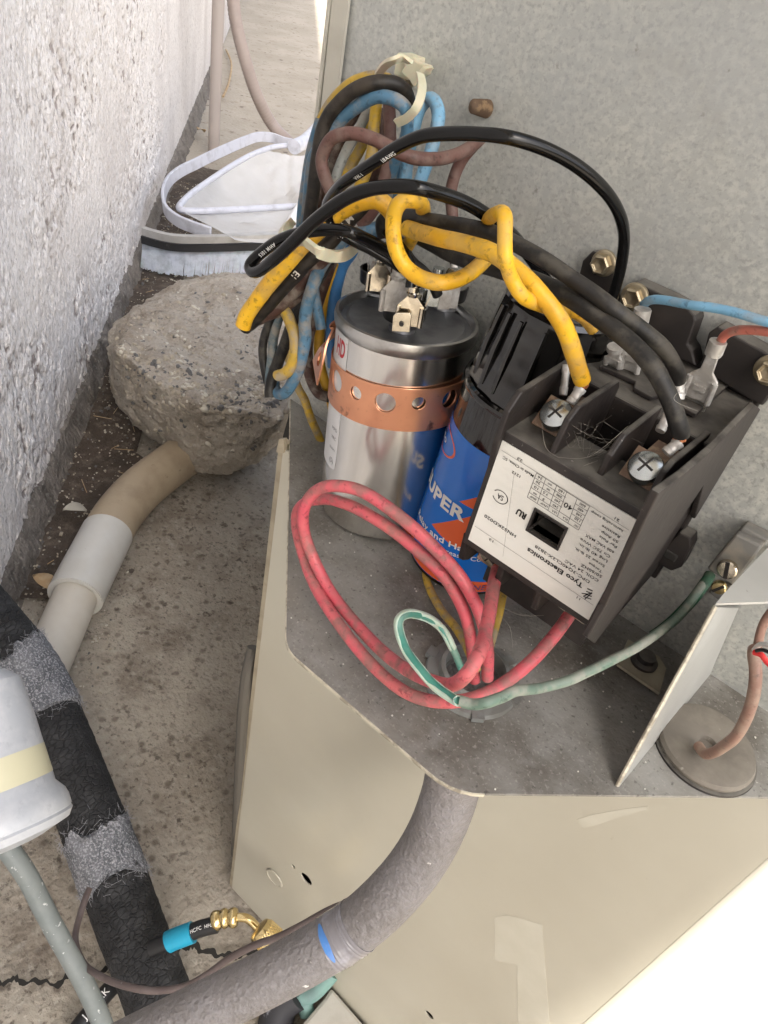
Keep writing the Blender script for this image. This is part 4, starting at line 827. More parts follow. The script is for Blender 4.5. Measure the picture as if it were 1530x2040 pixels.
# ============================================================ WIRES
GB = 'wires tied in the bundle at the panel edge'
W_ = wire
W_('outer', 'insulated_wire', 'thick dusty charcoal wire forming the outermost top arc of the bundle', [(604, 560), (612, 470), (622, 400), (634, 310), (650, 240), (688, 192), (739, 166), (780, 165), (805, 180), (816, 205)], [-.020, -.016, -.010, .004], 28, m_blk2, GB)
W_('yedge', 'insulated_wire', 'yellow wire peeking out behind the charcoal arc at the bundle edge', [(606, 450), (618, 370), (632, 280), (650, 222), (688, 178), (735, 158), (775, 162)], [.008, .014], 26, m_yel2, GB)
W_('bluearc', 'insulated_wire', 'grey blue wire arching just inside the charcoal arc', [(640, 655), (622, 560), (611, 470), (613, 400), (623, 318), (648, 284), (676, 243), (712, 212), (746, 194), (780, 196), (806, 212), (812, 240), (808, 275), (790, 318), (776, 360), (765, 420)], [-.010, -.012, -.006, .006], 25, m_blu, GB)
W_('bluel', 'insulated_wire', 'dusty blue wire bulging out on the left side of the bundle', [(640, 240), (622, 300), (612, 360), (604, 420), (600, 470), (592, 540)], [-.004, -.012], 24, m_blu, GB)
W_('mauveloop', 'insulated_wire', 'mauve brown wire looping over the front of the bundle', [(668, 400), (650, 360), (641, 325), (646, 298), (664, 274), (702, 266), (739, 275), (773, 293), (804, 309), (838, 316), (878, 317), (916, 306), (941, 290), (956, 278)], [-.026, -.026, -.018, .020], 26, m_brn, GB)
W_('mauvedrop', 'insulated_wire', 'brown wire dropping behind the black wires from the mauve loop', [(945, 288), (920, 318), (905, 352), (898, 390), (901, 430), (905, 480), (908, 530)], [.014, .010], 24, m_brn, GB)
W_('yv1', 'insulated_wire', 'dirty yellow wire running down the middle of the bundle', [(750, 205), (747, 250), (742, 300), (728, 345), (712, 380), (690, 420)], [.004, -.004], 23, m_yel2, GB)
W_('yv2', 'insulated_wire', 'bright yellow wire slanting down left of the middle yellow wire', [(735, 215), (724, 280), (702, 325), (680, 365), (650, 420)], [.010, .0], 22, m_yel2, GB)
W_('mauvev', 'insulated_wire', 'mauve wire hanging straight down the right of the bundle', [(775, 205), (777, 250), (776, 300), (768, 350), (755, 400), (720, 450)], [.004, -.002], 25, m_brn, GB)
W_('greyv', 'insulated_wire', 'slim grey wire slanting down inside the brown loop', [(738, 210), (716, 255), (690, 300), (672, 345), (660, 390)], [.008, -.006], 20, m_gry, GB)
W_('fill1', 'insulated_wire', 'dark wire hidden between the blue arc and the grey wire', [(715, 215), (682, 262), (665, 330), (640, 400), (620, 470)], [.010, .0], 26, m_dbrn, GB)
W_('fill2', 'insulated_wire', 'dark brown wire behind the two yellow wires of the bundle', [(760, 215), (755, 300), (735, 370), (705, 430), (660, 480)], [.016, .008], 28, m_dbrn, GB)
W_('fill3', 'insulated_wire', 'black wire filling the left edge of the bundle behind the blue one', [(650, 290), (630, 360), (618, 440), (600, 520), (575, 580)], [.004, .0], 26, m_blk2, GB)
W_('bloop', 'insulated_wire', 'light blue wire folded in a tall narrow loop right of the bundle', [(806, 372), (812, 320), (824, 260), (836, 218), (852, 200), (868, 204), (873, 235), (862, 285), (845, 335), (833, 368)], [.006, .010, -.002], 27, m_lblu, GB)
W_('bback', 'insulated_wire', 'blue wire descending behind the mauve wire', [(812, 225), (812, 270), (800, 320), (790, 370), (780, 430), (740, 470), (690, 480)], [.014, .010], 26, m_blu, GB)
W_('bmid', 'insulated_wire', 'dusty blue wire bending below the cream lower tie', [(765, 450), (735, 458), (690, 474), (662, 500), (641, 530), (626, 565), (614, 605), (607, 645), (607, 680), (599, 718), (588, 752), (572, 778), (556, 784), (546, 768), (552, 730), (566, 690)], [.004, -.022, -.022, -.012], 25, m_blu, GB)
W_('bright', 'insulated_wire', 'clean blue wire falling straight behind the capacitor edge', [(700, 500), (684, 525), (673, 558), (667, 595), (663, 635), (662, 680), (664, 730)], [.008, .010], 26, mat('clean_blue_wire', (.05, .20, .45), .4, 0, [('noise', 60, (.04, .13, .30), .45, .7, .6)]), GB)
W_('dbr', 'insulated_wire', 'dark brown wire hanging lowest between the blue wires', [(665, 510), (642, 575), (628, 622), (616, 670), (613, 714), (618, 752), (634, 782), (656, 792)], [.002, .008], 22, m_dbrn, GB)
W_('dbr2', 'insulated_wire', 'red brown wire next to the slim yellow wire below the tie', [(680, 500), (660, 550), (650, 600), (640, 660), (636, 720), (640, 770)], [.010, .016], 20, m_dbrn, GB)
W_('ysl', 'insulated_wire', 'slim yellow wire hanging between dark brown and blue ones', [(668, 520), (650, 588), (640, 640), (634, 685), (638, 725), (648, 765), (660, 805), (668, 850)], [.006, .014], 20, mat('mid_yellow_wire', (.60, .33, .02), .4, 0, [('noise', 60, (.35, .22, .03), .45, .7, .7)]), GB)
W_('ylow', 'insulated_wire', 'faded yellow wire leaving the bundle down towards the shelf', [(570, 700), (584, 740), (592, 771), (608, 800), (622, 838), (640, 880), (660, 930)], [.004, .022], 17, m_yel2, GB)
W_('yhook', 'insulated_wire', 'short dirty yellow wire curled like a hook at the bundle bottom', [(562, 590), (565, 613), (576, 638), (587, 664), (589, 695), (582, 724), (567, 744), (553, 749)], [-.020, -.026], 24, m_yel2, GB)
W_('gl1', 'insulated_wire', 'leftmost dusty grey wire loop under the bundle', [(556, 600), (541, 636), (527, 672), (523, 710), (529, 750), (540, 788)], [-.012, -.018], 17, m_gry if False else m_blk, GB)
W_('gl2', 'insulated_wire', 'teal grey wire loop inside the leftmost grey loop', [(566, 600), (553, 636), (545, 672), (542, 705), (538, 745), (536, 785)], [-.010, -.018], 19, m_dblu, GB)
W_('gl3', 'insulated_wire', 'dark wire slanting down to the lowest tip of the bundle', [(622, 560), (598, 605), (583, 645), (566, 690), (549, 735), (540, 768), (538, 792)], [-.008, -.020], 23, m_blk, GB)
W_('obl', 'insulated_wire', 'orange brown wire showing between the looped black wire and yellow wire', [(610, 480), (580, 505), (556, 530), (540, 560), (536, 595)], [-.004, -.010], 24, m_yel2, GB)
W_('bk1', 'insulated_wire', 'thick dark wire with pale print lying beside the big yellow wire', [(738, 395), (712, 421), (687, 446), (658, 478), (626, 508), (595, 538), (560, 575), (532, 608), (505, 638), (488, 652)], [-.014, -.030, -.032], 32, m_blk2, GB)
W_('bk2', 'insulated_wire', 'second thick dark wire tucked under the printed dark wire', [(660, 500), (620, 540), (595, 570), (565, 600), (540, 622), (500, 640)], [-.018, -.026], 28, m_dbrn, GB)
W_('bk3', 'insulated_wire', 'brown wire end below the thick dark wires', [(640, 540), (605, 578), (575, 605), (552, 622), (541, 622)], [-.014, -.024], 24, m_dbrn, GB)
W_('bk4', 'insulated_wire', 'black wire crossing behind the hook shaped yellow wire', [(655, 520), (630, 560), (600, 590), (580, 612), (565, 625)], [-.006, -.012], 24, m_blk, GB)
W_('ybig', 'insulated_wire', 'big bright yellow wire ending in a blunt fold at the far left', [(790, 440), (772, 412), (748, 396), (712, 402), (674, 424), (641, 452), (600, 492), (560, 537), (524, 582), (496, 622), (484, 650)], [-.020, -.028, -.036, -.038], 36, m_yel, GB)
W_('ring', 'insulated_wire', 'bright yellow wire coiled in a ring above the capacitor terminals', [(806, 500), (822, 470), (838, 440), (842, 412), (828, 398), (804, 400), (787, 422), (783, 458), (790, 498), (808, 532), (836, 553), (872, 562), (910, 556), (944, 538), (972, 512), (990, 490)], [-.006, -.036, -.048, -.044, -.020], 32, m_yel, 'yellow wires to the contactor')
W_('tk0', 'insulated_wire', 'curled end of the thick black wire behind the yellow ring', [(768, 470), (764, 445), (780, 436), (800, 434), (825, 436)], [-.014, -.020], 34, m_blk, 'thick black wires to the contactor')
W_('tk1', 'insulated_wire', 'upper of the two thick dusty black wires arching to the contactor', [(790, 433), (830, 436), (875, 442), (925, 450), (981, 464), (1039, 491), (1096, 524), (1163, 572), (1220, 612), (1277, 655), (1320, 693), (1345, 732), (1352, 756)], [-.026, -.034, -.030, -.010], 32, m_blk, 'thick black wires to the contactor')
W_('tk2', 'insulated_wire', 'lower of the two thick dusty black wires ending at the right contactor screw', [(830, 470), (860, 486), (905, 508), (950, 525), (1000, 540), (1067, 558), (1134, 593), (1206, 645), (1263, 690), (1301, 736), (1330, 786), (1350, 838), (1355, 866)], [-.006, -.014, -.030, -.034, -.030], 37, m_blk, 'thick black wires to the contactor')
W_('ymain', 'insulated_wire', 'long yellow wire ending in bare copper at the left contactor screw', [(812, 455), (835, 462), (870, 474), (925, 487), (985, 508), (1040, 550), (1085, 596), (1120, 648), (1145, 706), (1160, 758)], [-.030, -.040, -.046, -.044, -.032], 36, m_yel, 'yellow wires to the contactor')
W_('ywrap', 'insulated_wire', 'yellow wire wrapped once around the twisted black and yellow wires', [(968, 462), (975, 436), (992, 424), (1005, 432), (1006, 470), (1007, 515), (1018, 555), (1042, 590), (1078, 609), (1112, 616), (1142, 622), (1166, 636), (1182, 656)], [-.020, -.050, -.056, -.050, -.020, -.010], 29, m_yel, 'yellow wires to the contactor')
W_('st1', 'insulated_wire', 'short black wire rising from the front capacitor connector', [(818, 572), (822, 545), (812, 515), (795, 488), (770, 462)], [-.020, -.016], 22, m_glossblk, 'short black wires above the capacitor')
W_('st2', 'insulated_wire', 'short dark wire rising from the rear capacitor connector', [(757, 528), (762, 508), (775, 488), (790, 465), (800, 450)], [-.002, -.008], 20, m_blk, 'short black wires above the capacitor')
W_('st3', 'insulated_wire', 'short dark wire bending left from the right capacitor connector', [(872, 588), (862, 560), (842, 540), (820, 520), (800, 490)], [-.004, -.012], 22, m_blk, 'short black wires above the capacitor')
W_('st4', 'insulated_wire', 'dark wire stub between the capacitor connectors', [(786, 590), (790, 560), (788, 530), (792, 500), (810, 470)], [-.008, -.010], 22, m_dbrn, 'short black wires above the capacitor')
oA = W_('A', 'insulated_wire', 'glossy black wire with white print arching highest from capacitor to panel', [(800, 535), (776, 520), (743, 500), (701, 478), (670, 456), (653, 430), (652, 408), (665, 385), (690, 360), (740, 325), (790, 293), (840, 272), (890, 266), (950, 266), (1010, 272), (1070, 289), (1130, 318), (1180, 353), (1216, 392), (1237, 435), (1243, 480), (1237, 530), (1225, 575), (1212, 620)], [-.014, -.026, -.036, -.048, -.048, -.040, -.020, .004, .014], 24, m_glossblk, 'glossy black wires', n=6)
oB = W_('B', 'insulated_wire', 'glossy black wire bent back in a tight hairpin at the far left', [(800, 520), (770, 500), (740, 482), (705, 466), (670, 458), (630, 458), (585, 468), (545, 486), (513, 510), (498, 528), (503, 540), (520, 538), (548, 516), (580, 485), (630, 436), (680, 400), (730, 380), (780, 371), (831, 373), (882, 386), (933, 407), (975, 432), (1020, 468), (1060, 520), (1090, 560)], [-.016, -.040, -.048, -.052, -.056, -.054, -.050, -.030, .010], 25, m_glossblk, 'glossy black wires', n=6)
wire_text('A', [(.115, '10 AWG  A', .3), (.175, '1 AWM', .3)], oA, ink_w, .6)
wire_text('A', [(.335, 'VW-1', -.5), (.395, '10AWG', -.5)], oA, ink_w, .75, -1) if False else wire_text('A', [(.325, 'VW-1', -.5), (.385, '18AWG', -.5)], oA, ink_w, .6)
wire_text('B', [(.25, 'AWM 1015', .2)], oB, ink_w, .6)
wire_text('bk1', [(.12, 'MTW', .1), (.30, '10', .1), (.46, 'E1', .1)], bpy.data.objects['insulated_wire.0%02d' % 0] if False else [o for o in bpy.data.objects if o.get('label', '').startswith('thick dark wire with pale print')][0], ink_y, .8)
W_('lb', 'insulated_wire', 'light blue wire running right from the brassy bolt', [(1283, 606), (1290, 600), (1312, 597), (1345, 601), (1386, 609), (1432, 616), (1477, 626), (1530, 641), (1560, 650)], [.004, -.004, -.006], 19, m_lblu)
W_('sal', 'insulated_wire', 'salmon wire running right from the corroded spade terminal', [(1434, 682), (1443, 668), (1460, 660), (1490, 656), (1530, 660), (1570, 668)], [.002, -.006], 19, m_sal)
oG1 = None
GR = 'faded red supply wires coiled on the shelf'
o1 = W_('p1', 'insulated_wire', 'faded red wire coiled inside the loop and ending at the left lower contactor clamp', [(1052, 470), (1030, 560), (1010, 680), (985, 800), (955, 890), (900, 985), (830, 1030), (740, 1015), (620, 955), (500, 860), (380, 735), (270, 590), (192, 440), (150, 310), (155, 210), (200, 140), (280, 112), (400, 130), (520, 196), (650, 298), (760, 402), (870, 520), (935, 630), (975, 740), (1000, 860), (1000, 1000)],
       [-.034, -.060, -.085, -.085, -.070, -.062, -.062, -.060, -.055, -.052, -.050, -.046], 26, m_pnk, GR, K4, n=7)
o2 = W_('p2', 'insulated_wire', 'faded red wire forming the outer loop and ending at the right lower clamp', [(1375, 712), (1290, 825), (1200, 920), (1085, 1015), (980, 1075), (850, 1108), (720, 1100), (600, 1050), (470, 945), (350, 800), (230, 620), (160, 475), (122, 330), (122, 235), (165, 185), (240, 172), (320, 185), (420, 225), (560, 315), (700, 430), (800, 530), (870, 645), (910, 760), (930, 880), (940, 1010)],
       [-.034, -.055, -.072, -.078, -.074, -.062, -.055, -.054, -.054, -.052, -.050, -.046], 25, m_pnk, GR, K4, n=7)
W_('gcore', 'insulated_wire', 'green wire rising from the shelf hole and doubling back out of its split sheath', [(880, 960), (850, 880), (810, 800), (760, 745), (700, 712), (640, 700), (595, 725), (590, 780), (625, 870), (690, 960), (765, 1040), (850, 1098), (866, 1103)], [-.054, -.060, -.080, -.088, -.092], 17, m_grn2, 'green ground wire', K4)
sp, r0 = WIRES['gcore']
# split sheath: open C-section over the outside of the bend
vs = []; fs = []; K = 10; sel = list(range(10, len(sp)))
nrm = None
for ii, i in enumerate(sel):
    T = (sp[min(i + 1, len(sp) - 1)] - sp[i - 1]).normalized(); vd = (Vector(CAM) - sp[i]).normalized(); cen = V(hy(*K4(700, 880), -.075)); outw = (sp[i] - cen); outw = (outw - T * outw.dot(T)).normalized(); b = T.cross(outw)
    outw = (outw * .75 - (vd - T * vd.dot(T)).normalized()).normalized(); b = T.cross(outw)
    op = .7 + 1.2 * vn1(i * .25) + (1.5 if 34 < i < 92 else 0); tt = ii / len(sel)
    for k in range(K + 1):
        a = -math.pi + op * .5 + (2 * math.pi - op) * k / K
        edge = 1.15 + (.25 * abs(vn1(i * 1.3 + k)) if k in (0, K) else 0); vs.append(sp[i] + (outw * math.cos(a) + b * math.sin(a)) * r0 * edge)
for ii in range(len(sel) - 1):
    for k in range(K): a = ii * (K + 1) + k; fs.append((a, a + 1, a + K + 2, a + K + 1))
o_ = obj('split_sheath', (vs, fs), m_sheath, smooth=60); md = o_.modifiers.new('thick', 'SOLIDIFY'); md.thickness = .0004; tag(o_, 'pale cracked sheath peeling off the bent green wire', 'sheath')
W_('gtail', 'insulated_wire', 'dusty green ground wire running from the coil to the ground lug', [K4(870, 1104), K4(930, 1119), K4(1000, 1112), K4(1060, 1090), K4(1120, 1062), K4(1190, 1052), K4(1260, 1040), K4(1370, 1010), KR(120, 1118), KR(260, 1055), KR(400, 982), KR(560, 880), KR(700, 775), KR(800, 665), KR(890, 545), KR(935, 480)], [-.092, -.089, -.078, -.060, -.045, -.020, .010, .024], 21, m_grngry, 'green ground wire')
W_('gtail2', 'insulated_wire', 'clear green stretch of wire at the ground lug with dark marks', [KR(560, 879), KR(700, 775), KR(800, 664), KR(890, 544), KR(935, 478)], [.003, .023], 22, m_grn, 'green ground wire')
W_('gband', 'cable_mark', 'narrow dark green band around the ground wire', [KR(672, 762), KR(700, 790), KR(712, 802)], [.006, .006], 9, mat('green_band', (.01, .12, .06), .4), None, cat='band') if False else None
W_('yun', 'insulated_wire', 'dull yellow wire coming up through the shelf hole behind the red wires', [(640, 420), (690, 490), (735, 590), (790, 690), (850, 765), (900, 850), (950, 960)], [-.0, -.030, -.050], 17, m_yel2, None, K4)
W_('yun2', 'insulated_wire', 'short yellow wire showing under the contactor beside the red wire', [(1085, 500), (1078, 590), (1060, 680), (1030, 790), (1000, 900)], [-.010, -.040], 15, m_yel2, None, K4)
W_('tan', 'insulated_wire', 'thick tan cable rising out of the grommet at the right', [KR(860, 1600), KR(900, 1650), KR(960, 1640), KR(1030, 1600), KR(1110, 1530), KR(1180, 1400), KR(1225, 1260), KR(1240, 1120), KR(1225, 1000), KR(1225, 965)], [-.010, -.020, -.030, -.030, -.024], 24, m_tan, None, cat='cable')
W_('tan2', 'insulated_wire', 'upper tan cable stub leaving the picture at the right edge', [KR(1245, 955), KR(1260, 870), KR(1290, 790), KR(1340, 720), KR(1380, 690)], [-.022, -.020], 18, m_tan, None, cat='cable')
W_('tan3', 'insulated_wire', 'thin bright red wire at the right picture edge', [KR(1225, 985), KR(1270, 1000), KR(1310, 1050), KR(1370, 1100)], [-.032, -.034], 12, mat('bright_red_wire', (.6, .03, .03), .4), None)
W_('tan4', 'insulated_wire', 'thin white wire above the bright red wire at the right edge', [KR(1225, 970), KR(1265, 935), KR(1320, 940), KR(1380, 960)], [-.030, -.034], 10, pvc_w, None)
W_('tan5', 'insulated_wire', 'thin black wire between the red and white ones at the right edge', [KR(1240, 975), KR(1280, 970), KR(1320, 985), KR(1380, 1020)], [-.033, -.036], 8, hosebk, None)
# crimp end of brown wire near the black wires
barrel((905, 535), (908, 508), .004, .006, 18, tin_old, 'small crimped sleeve on the brown wire behind the yellow ring')
# yellow far end terminal
barrel((1168, 668), (1180, 650), .0, .002, 24, tin_old, 'terminal lug at the end of the wrapping yellow wire')
# cable ties
def strap_tie(pts, ys, wpx, name, lab, side, th_=.0011, cat='cable tie'):
    m_ = len(pts); yy = np.interp(np.linspace(0, 1, m_), np.linspace(0, 1, len(ys)), ys); P = spline([hy(*p, y) for p, y in zip(pts, yy)], 8)
    w_ = wpx * depth(P[0]) / F; o_ = obj(name, MB().ribbon(P, [side] * len(P), w_, th_), tie, smooth=60); tag(o_, lab, cat, 'nylon cable ties'); return o_
strap_tie([K5(*p) for p in ((655, 405), (700, 385), (770, 370), (850, 425), (940, 490), (1040, 525), (1150, 525), (1230, 490), (1290, 435))], [-.040, -.052, -.052, -.040, -.010], 22, 'cable_tie', 'cream nylon tie cinched around the lower part of the wire bundle', (.1, -.5, .9), .0012)
strap_tie([K5(*p) for p in ((660, 215), (620, 270), (600, 330), (640, 390), (690, 400))], [-.010, -.020, -.036], 20, 'cable_tie', 'cream tie tail poking out left of the looped black wire', (.7, -.5, .4), .0030)
strap_tie([K1(*p) for p in ((925, 195), (960, 150), (1010, 118), (1065, 108), (1110, 130))], [.006, -.002, .004], 16, 'cable_tie', 'cream tie arching left from the star shaped anchor', (.2, -.9, .4))
strap_tie([K1(*p) for p in ((1165, 200), (1178, 260), (1172, 330), (1145, 400), (1090, 455), (1030, 485))], [.004, -.008, -.006], 17, 'cable_tie', 'cream tie curving down right of the blue arc from the anchor', (-.9, -.3, .2))
anch = thing('tie_anchor', 'yellowed star shaped nylon tie anchor stuck on the panel above the wire bundle', 'anchor', hy(827, 134, PY))
obj('star_pad', MB().prism([V(hy(*K1(*p), PY - .010)) for p in ((1055, 85), (1080, 100), (1125, 95), (1150, 125), (1190, 140), (1218, 150), (1205, 200), (1175, 215), (1150, 255), (1130, 280), (1105, 240), (1075, 215), (1050, 190), (1075, 150))], (0, .003, 0)), tie, anch, smooth=0, bevel=.0006)
obj('pad_stem', MB().box((V(hy(827, 134, PY)).x - .003, PY - .008, V(hy(827, 134, PY)).z - .003), (V(hy(827, 134, PY)).x + .004, PY, V(hy(827, 134, PY)).z + .004)), tie, anch, smooth=0, bevel=.0005)
mb = MB(); mb.prism([V(hy(*K1(*p), PY - .012)) for p in ((1140, 200), (1180, 150), (1215, 165), (1165, 215))], (0, .004, 0)); obj('ridge', mb, tie, anch, smooth=0, bevel=.0005)
hexbolt(*K1(1055, 225), .0028, 'small dirty bolt half hidden below the nylon tie anchor', PY, .004, (0, -1, 0), brassy)

# ============================================================ CHUNK, PIPES, TOOLS ON THE GROUND
ZT_ = G + .165
top = [(248, 655), (262, 625), (365, 562), (470, 546), (640, 545), (640, 760), (560, 835), (480, 815), (380, 800), (300, 755), (238, 700)]
mid = [(212, 690), (232, 640), (218, 740), (360, 560)]
bot = [(222, 790), (268, 850), (330, 885), (400, 945), (460, 948), (540, 900), (600, 860)]
bm = bmesh.new()
for p in top: bm.verts.new(V(hz(*p, ZT_ + random.uniform(-.004, .004))))
for (px, py), z in zip(mid, (G + .12, G + .14, G + .09, G + .11)): bm.verts.new(V(hz(px, py, z)))
for (px, py), z in zip(bot, (G + .05, G + .035, G + .025, G + .028, G + .026, G + .02, G + .015)): bm.verts.new(V(hz(px, py, z)))
for p in ((-.85, .62, G + .02), (-.55, .65, G + .02), (-.95, .75, G + .02)): bm.verts.new(Vector(p))
bmesh.ops.convex_hull(bm, input=bm.verts[:]); me = bpy.data.meshes.new('hull'); bm.to_mesh(me); bm.free()
vs = [tuple(v.co) for v in me.vertices]; fs = [tuple(p.vertices) for p in me.polygons]
ck = obj('concrete_chunk', (vs, fs), rock, smooth=180); tag(ck, 'large broken lump of concrete with exposed pebbles resting on the tan hose', 'rock')
rm = ck.modifiers.new('rm', 'REMESH'); rm.mode = 'VOXEL'; rm.voxel_size = .0035; rm.use_smooth_shade = True
sm = ck.modifiers.new('smo', 'SMOOTH'); sm.iterations = 1
for nm, sz, st in (('lump', .06, .016), ('grain', .022, .014), ('fine', .009, .006)):
    tx = bpy.data.textures.new(nm, 'CLOUDS'); tx.noise_scale = sz; tx.noise_depth = 3; dm = ck.modifiers.new(nm, 'DISPLACE'); dm.texture = tx; dm.strength = st; dm.mid_level = .5; dm.texture_coords = 'LOCAL'
bpy.context.view_layer.update(); dg = bpy.context.evaluated_depsgraph_get(); me2 = bpy.data.meshes.new_from_object(ck.evaluated_get(dg)); ck.modifiers.clear(); ck.data = me2; me2.shade_smooth()
# pebbles set into the broken face
from mathutils.bvhtree import BVHTree
bv = BVHTree.FromObject(ck, bpy.context.evaluated_depsgraph_get()); mb = MB(); loc0 = Vector(ck.location)
bmi = bmesh.new(); bmesh.ops.create_icosphere(bmi, subdivisions=1, radius=1); iv = [v.co.copy() for v in bmi.verts]; iff = [tuple(v.index for v in f.verts) for f in bmi.faces]; bmi.free()
for i in range(620):
    if i < 430: px = random.uniform(230, 560); py = 700 + (px - 230) * .36 + random.gauss(0, 38) if px < 420 else 790 + random.gauss(0, 28)
    else: px, py = random.uniform(260, 560), random.uniform(580, 900)
    r = Vector(ray(px, py)).normalized(); h_ = bv.ray_cast(Vector(CAM) - loc0, r)
    if h_[0] is None: continue
    s_ = random.uniform(.0022, .0085) * random.uniform(.5, 1); c = h_[0] + loc0 - h_[1] * s_ * .35; M_ = Matrix.Rotation(random.uniform(0, 6), 3, Vector((random.random(), random.random(), random.random())).normalized()); a_, b_, c_3 = random.uniform(.7, 1.3), random.uniform(.5, 1), random.uniform(.4, .8)
    mb.add([c + M_ @ Vector((q.x * a_, q.y * b_, q.z * c_3)) * s_ for q in iv], iff)
o_ = obj('pebbles', mb, pebble_m, ck, smooth=60, kind='stuff')
# drain line: tan hose, coupling, pipe
def ztube(name, pts, zs, wpx, mt, parent, seg=36, n=8, rmul=None):
    W2 = [hz(px, py, z) for (px, py), z in zip(pts, np.interp(np.linspace(0, 1, len(pts)), np.linspace(0, 1, len(zs)), zs))]
    r = wpx / 2 * float(np.median([depth(p) for p in W2])) / F; sp = spline(W2, n)
    return obj(name, MB().tube(sp, [r] * len(sp) if rmul is None else [r * rmul(i / (len(sp) - 1)) for i in range(len(sp))], seg), mt, parent, smooth=50), sp, r
drain = thing('drain_pipe', 'cream plastic drain pipe joined to a tan flexible hose by a white coupling', 'pipe', hz(200, 1100, G))
zz = G + .034
ztube('flexible_hose', [(430, 870), (380, 900), (330, 935), (280, 975), (240, 1020), (214, 1062)], [zz], 88, pvc_t, drain)
ztube('coupling', [(214, 1062), (196, 1098), (172, 1145), (150, 1190)], [zz], 104, pvc_w, drain, rmul=lambda t: 1.0)
ztube('pipe_end', [(153, 1184), (150, 1190), (120, 1260), (88, 1330), (55, 1400), (20, 1480)], [zz], 92, pvc_c, drain)
p0 = V(hz(150, 1190, zz)); p1 = V(hz(196, 1098, zz)); ax = (p0 - p1).normalized(); rr_ = 104 / 2 * depth(p0) / F
obj('coupling_lip', MB().lathe(p0 - ax * .004, ax, [(0, rr_ * .90), (0, rr_ * 1.01), (.005, rr_ * 1.01), (.005, rr_ * .90)], 48, cap=False), pvc_w, drain)
# insulated suction line with fabric tape
ins = thing('insulated_pipe', 'black cracked foam insulated refrigerant line with frayed grey tape bands', 'pipe', hz(200, 1700, G + .03))
zi = [G + .16, G + .14, G + .12, G + .10, G + .08, G + .06, G + .05, G + .04, G + .035]
ip = [(-60, 1195), (-5, 1262), (48, 1330), (95, 1420), (140, 1530), (185, 1640), (222, 1740), (262, 1850), (310, 1975), (345, 2080)]
W3 = [V(hz(px, py, z)) for (px, py), z in zip(ip, np.interp(np.linspace(0, 1, len(ip)), np.linspace(0, 1, len(zi)), zi))]
sp3 = spline(W3, 14); r3 = [62 * depth(p) / F for p in sp3]; r3 = [float(np.mean(r3)) * (.35) + x * .65 for x in r3]
def foam_tube(name, i0, i1, mul, mt, amp, seg=72):
    vs = []; fs = []; nr = None; sel = sp3[i0:i1 + 1]; nn_ = len(sel)
    for j, p in enumerate(sel):
        T = (sp3[min(i0 + j + 1, len(sp3) - 1)] - sp3[max(i0 + j - 1, 0)]).normalized(); nr = T.orthogonal().normalized() if nr is None else (nr - T * nr.dot(T)).normalized(); b = T.cross(nr)
        for k in range(seg): a = 2 * math.pi * k / seg; rr_ = r3[i0 + j] * mul * (1 + amp * vn1(j * 1.9 + k * 7.3) + amp * vn1(k * .35 + j * .21)); vs.append(p + (nr * math.cos(a) + b * math.sin(a)) * rr_)
    fs = [(i * seg + k, i * seg + (k + 1) % seg, (i + 1) * seg + (k + 1) % seg, (i + 1) * seg + k) for i in range(nn_ - 1) for k in range(seg)] + [tuple(reversed(range(seg))), tuple(range((nn_ - 1) * seg, nn_ * seg))]
    return obj(name, (vs, fs), mt, ins, smooth=70)
foam_tube('foam_sleeve', 0, len(sp3) - 1, 1.0, foam, .035)
def band_at(y0, y1, lab):
    ii = [i for i, p in enumerate(sp3) if y0 <= (R.T @ (np.array(p) - CAM))[1] / depth(p) * F + CY <= y1]
    o_ = foam_tube('tape_band', min(ii), max(ii), 1.06, tape, .05); o_['label'] = lab
    T0 = (sp3[min(ii) + 1] - sp3[min(ii)]).normalized(); T1 = (sp3[max(ii)] - sp3[max(ii) - 1]).normalized(); nv_ = len(o_.data.vertices)
    for k in range(72):
        o_.data.vertices[k].co -= T0 * (.012 * vn1(k * .22 + max(ii)) + .006 * vn1(k * .9)); o_.data.vertices[nv_ - 72 + k].co += T1 * (.012 * vn1(k * .2 + 9 + max(ii)) + .006 * vn1(k * .9 + 5))
    # frayed threads at both rims
    mb = MB()
    for j in (min(ii), max(ii)):
        for k in range(220):
            c = sp3[j]; T = (sp3[min(j + 1, len(sp3) - 1)] - sp3[max(j - 1, 0)]).normalized(); a = random.uniform(0, 6.28); e = T.orthogonal().normalized(); nn_ = e * math.cos(a) + T.cross(e) * math.sin(a)
            q = c + nn_ * r3[j] * 1.06 + T * random.gauss(0, .004); l = random.uniform(.003, .010); t2 = T * random.uniform(-1, 1) + T.cross(nn_) * random.uniform(-1, 1)
            mb.tube([q, q + t2 * l * .5 + nn_ * .001, q + t2 * l + nn_ * random.uniform(.0, .004)], (.00011), 4)
    obj('frayed_threads', mb, mat('thread_fuzz', (.35, .35, .37), .8), o_, kind='stuff')
band_at(1300, 1432, 'upper frayed grey tape band'); band_at(1650, 1768, 'lower frayed grey woven tape band')
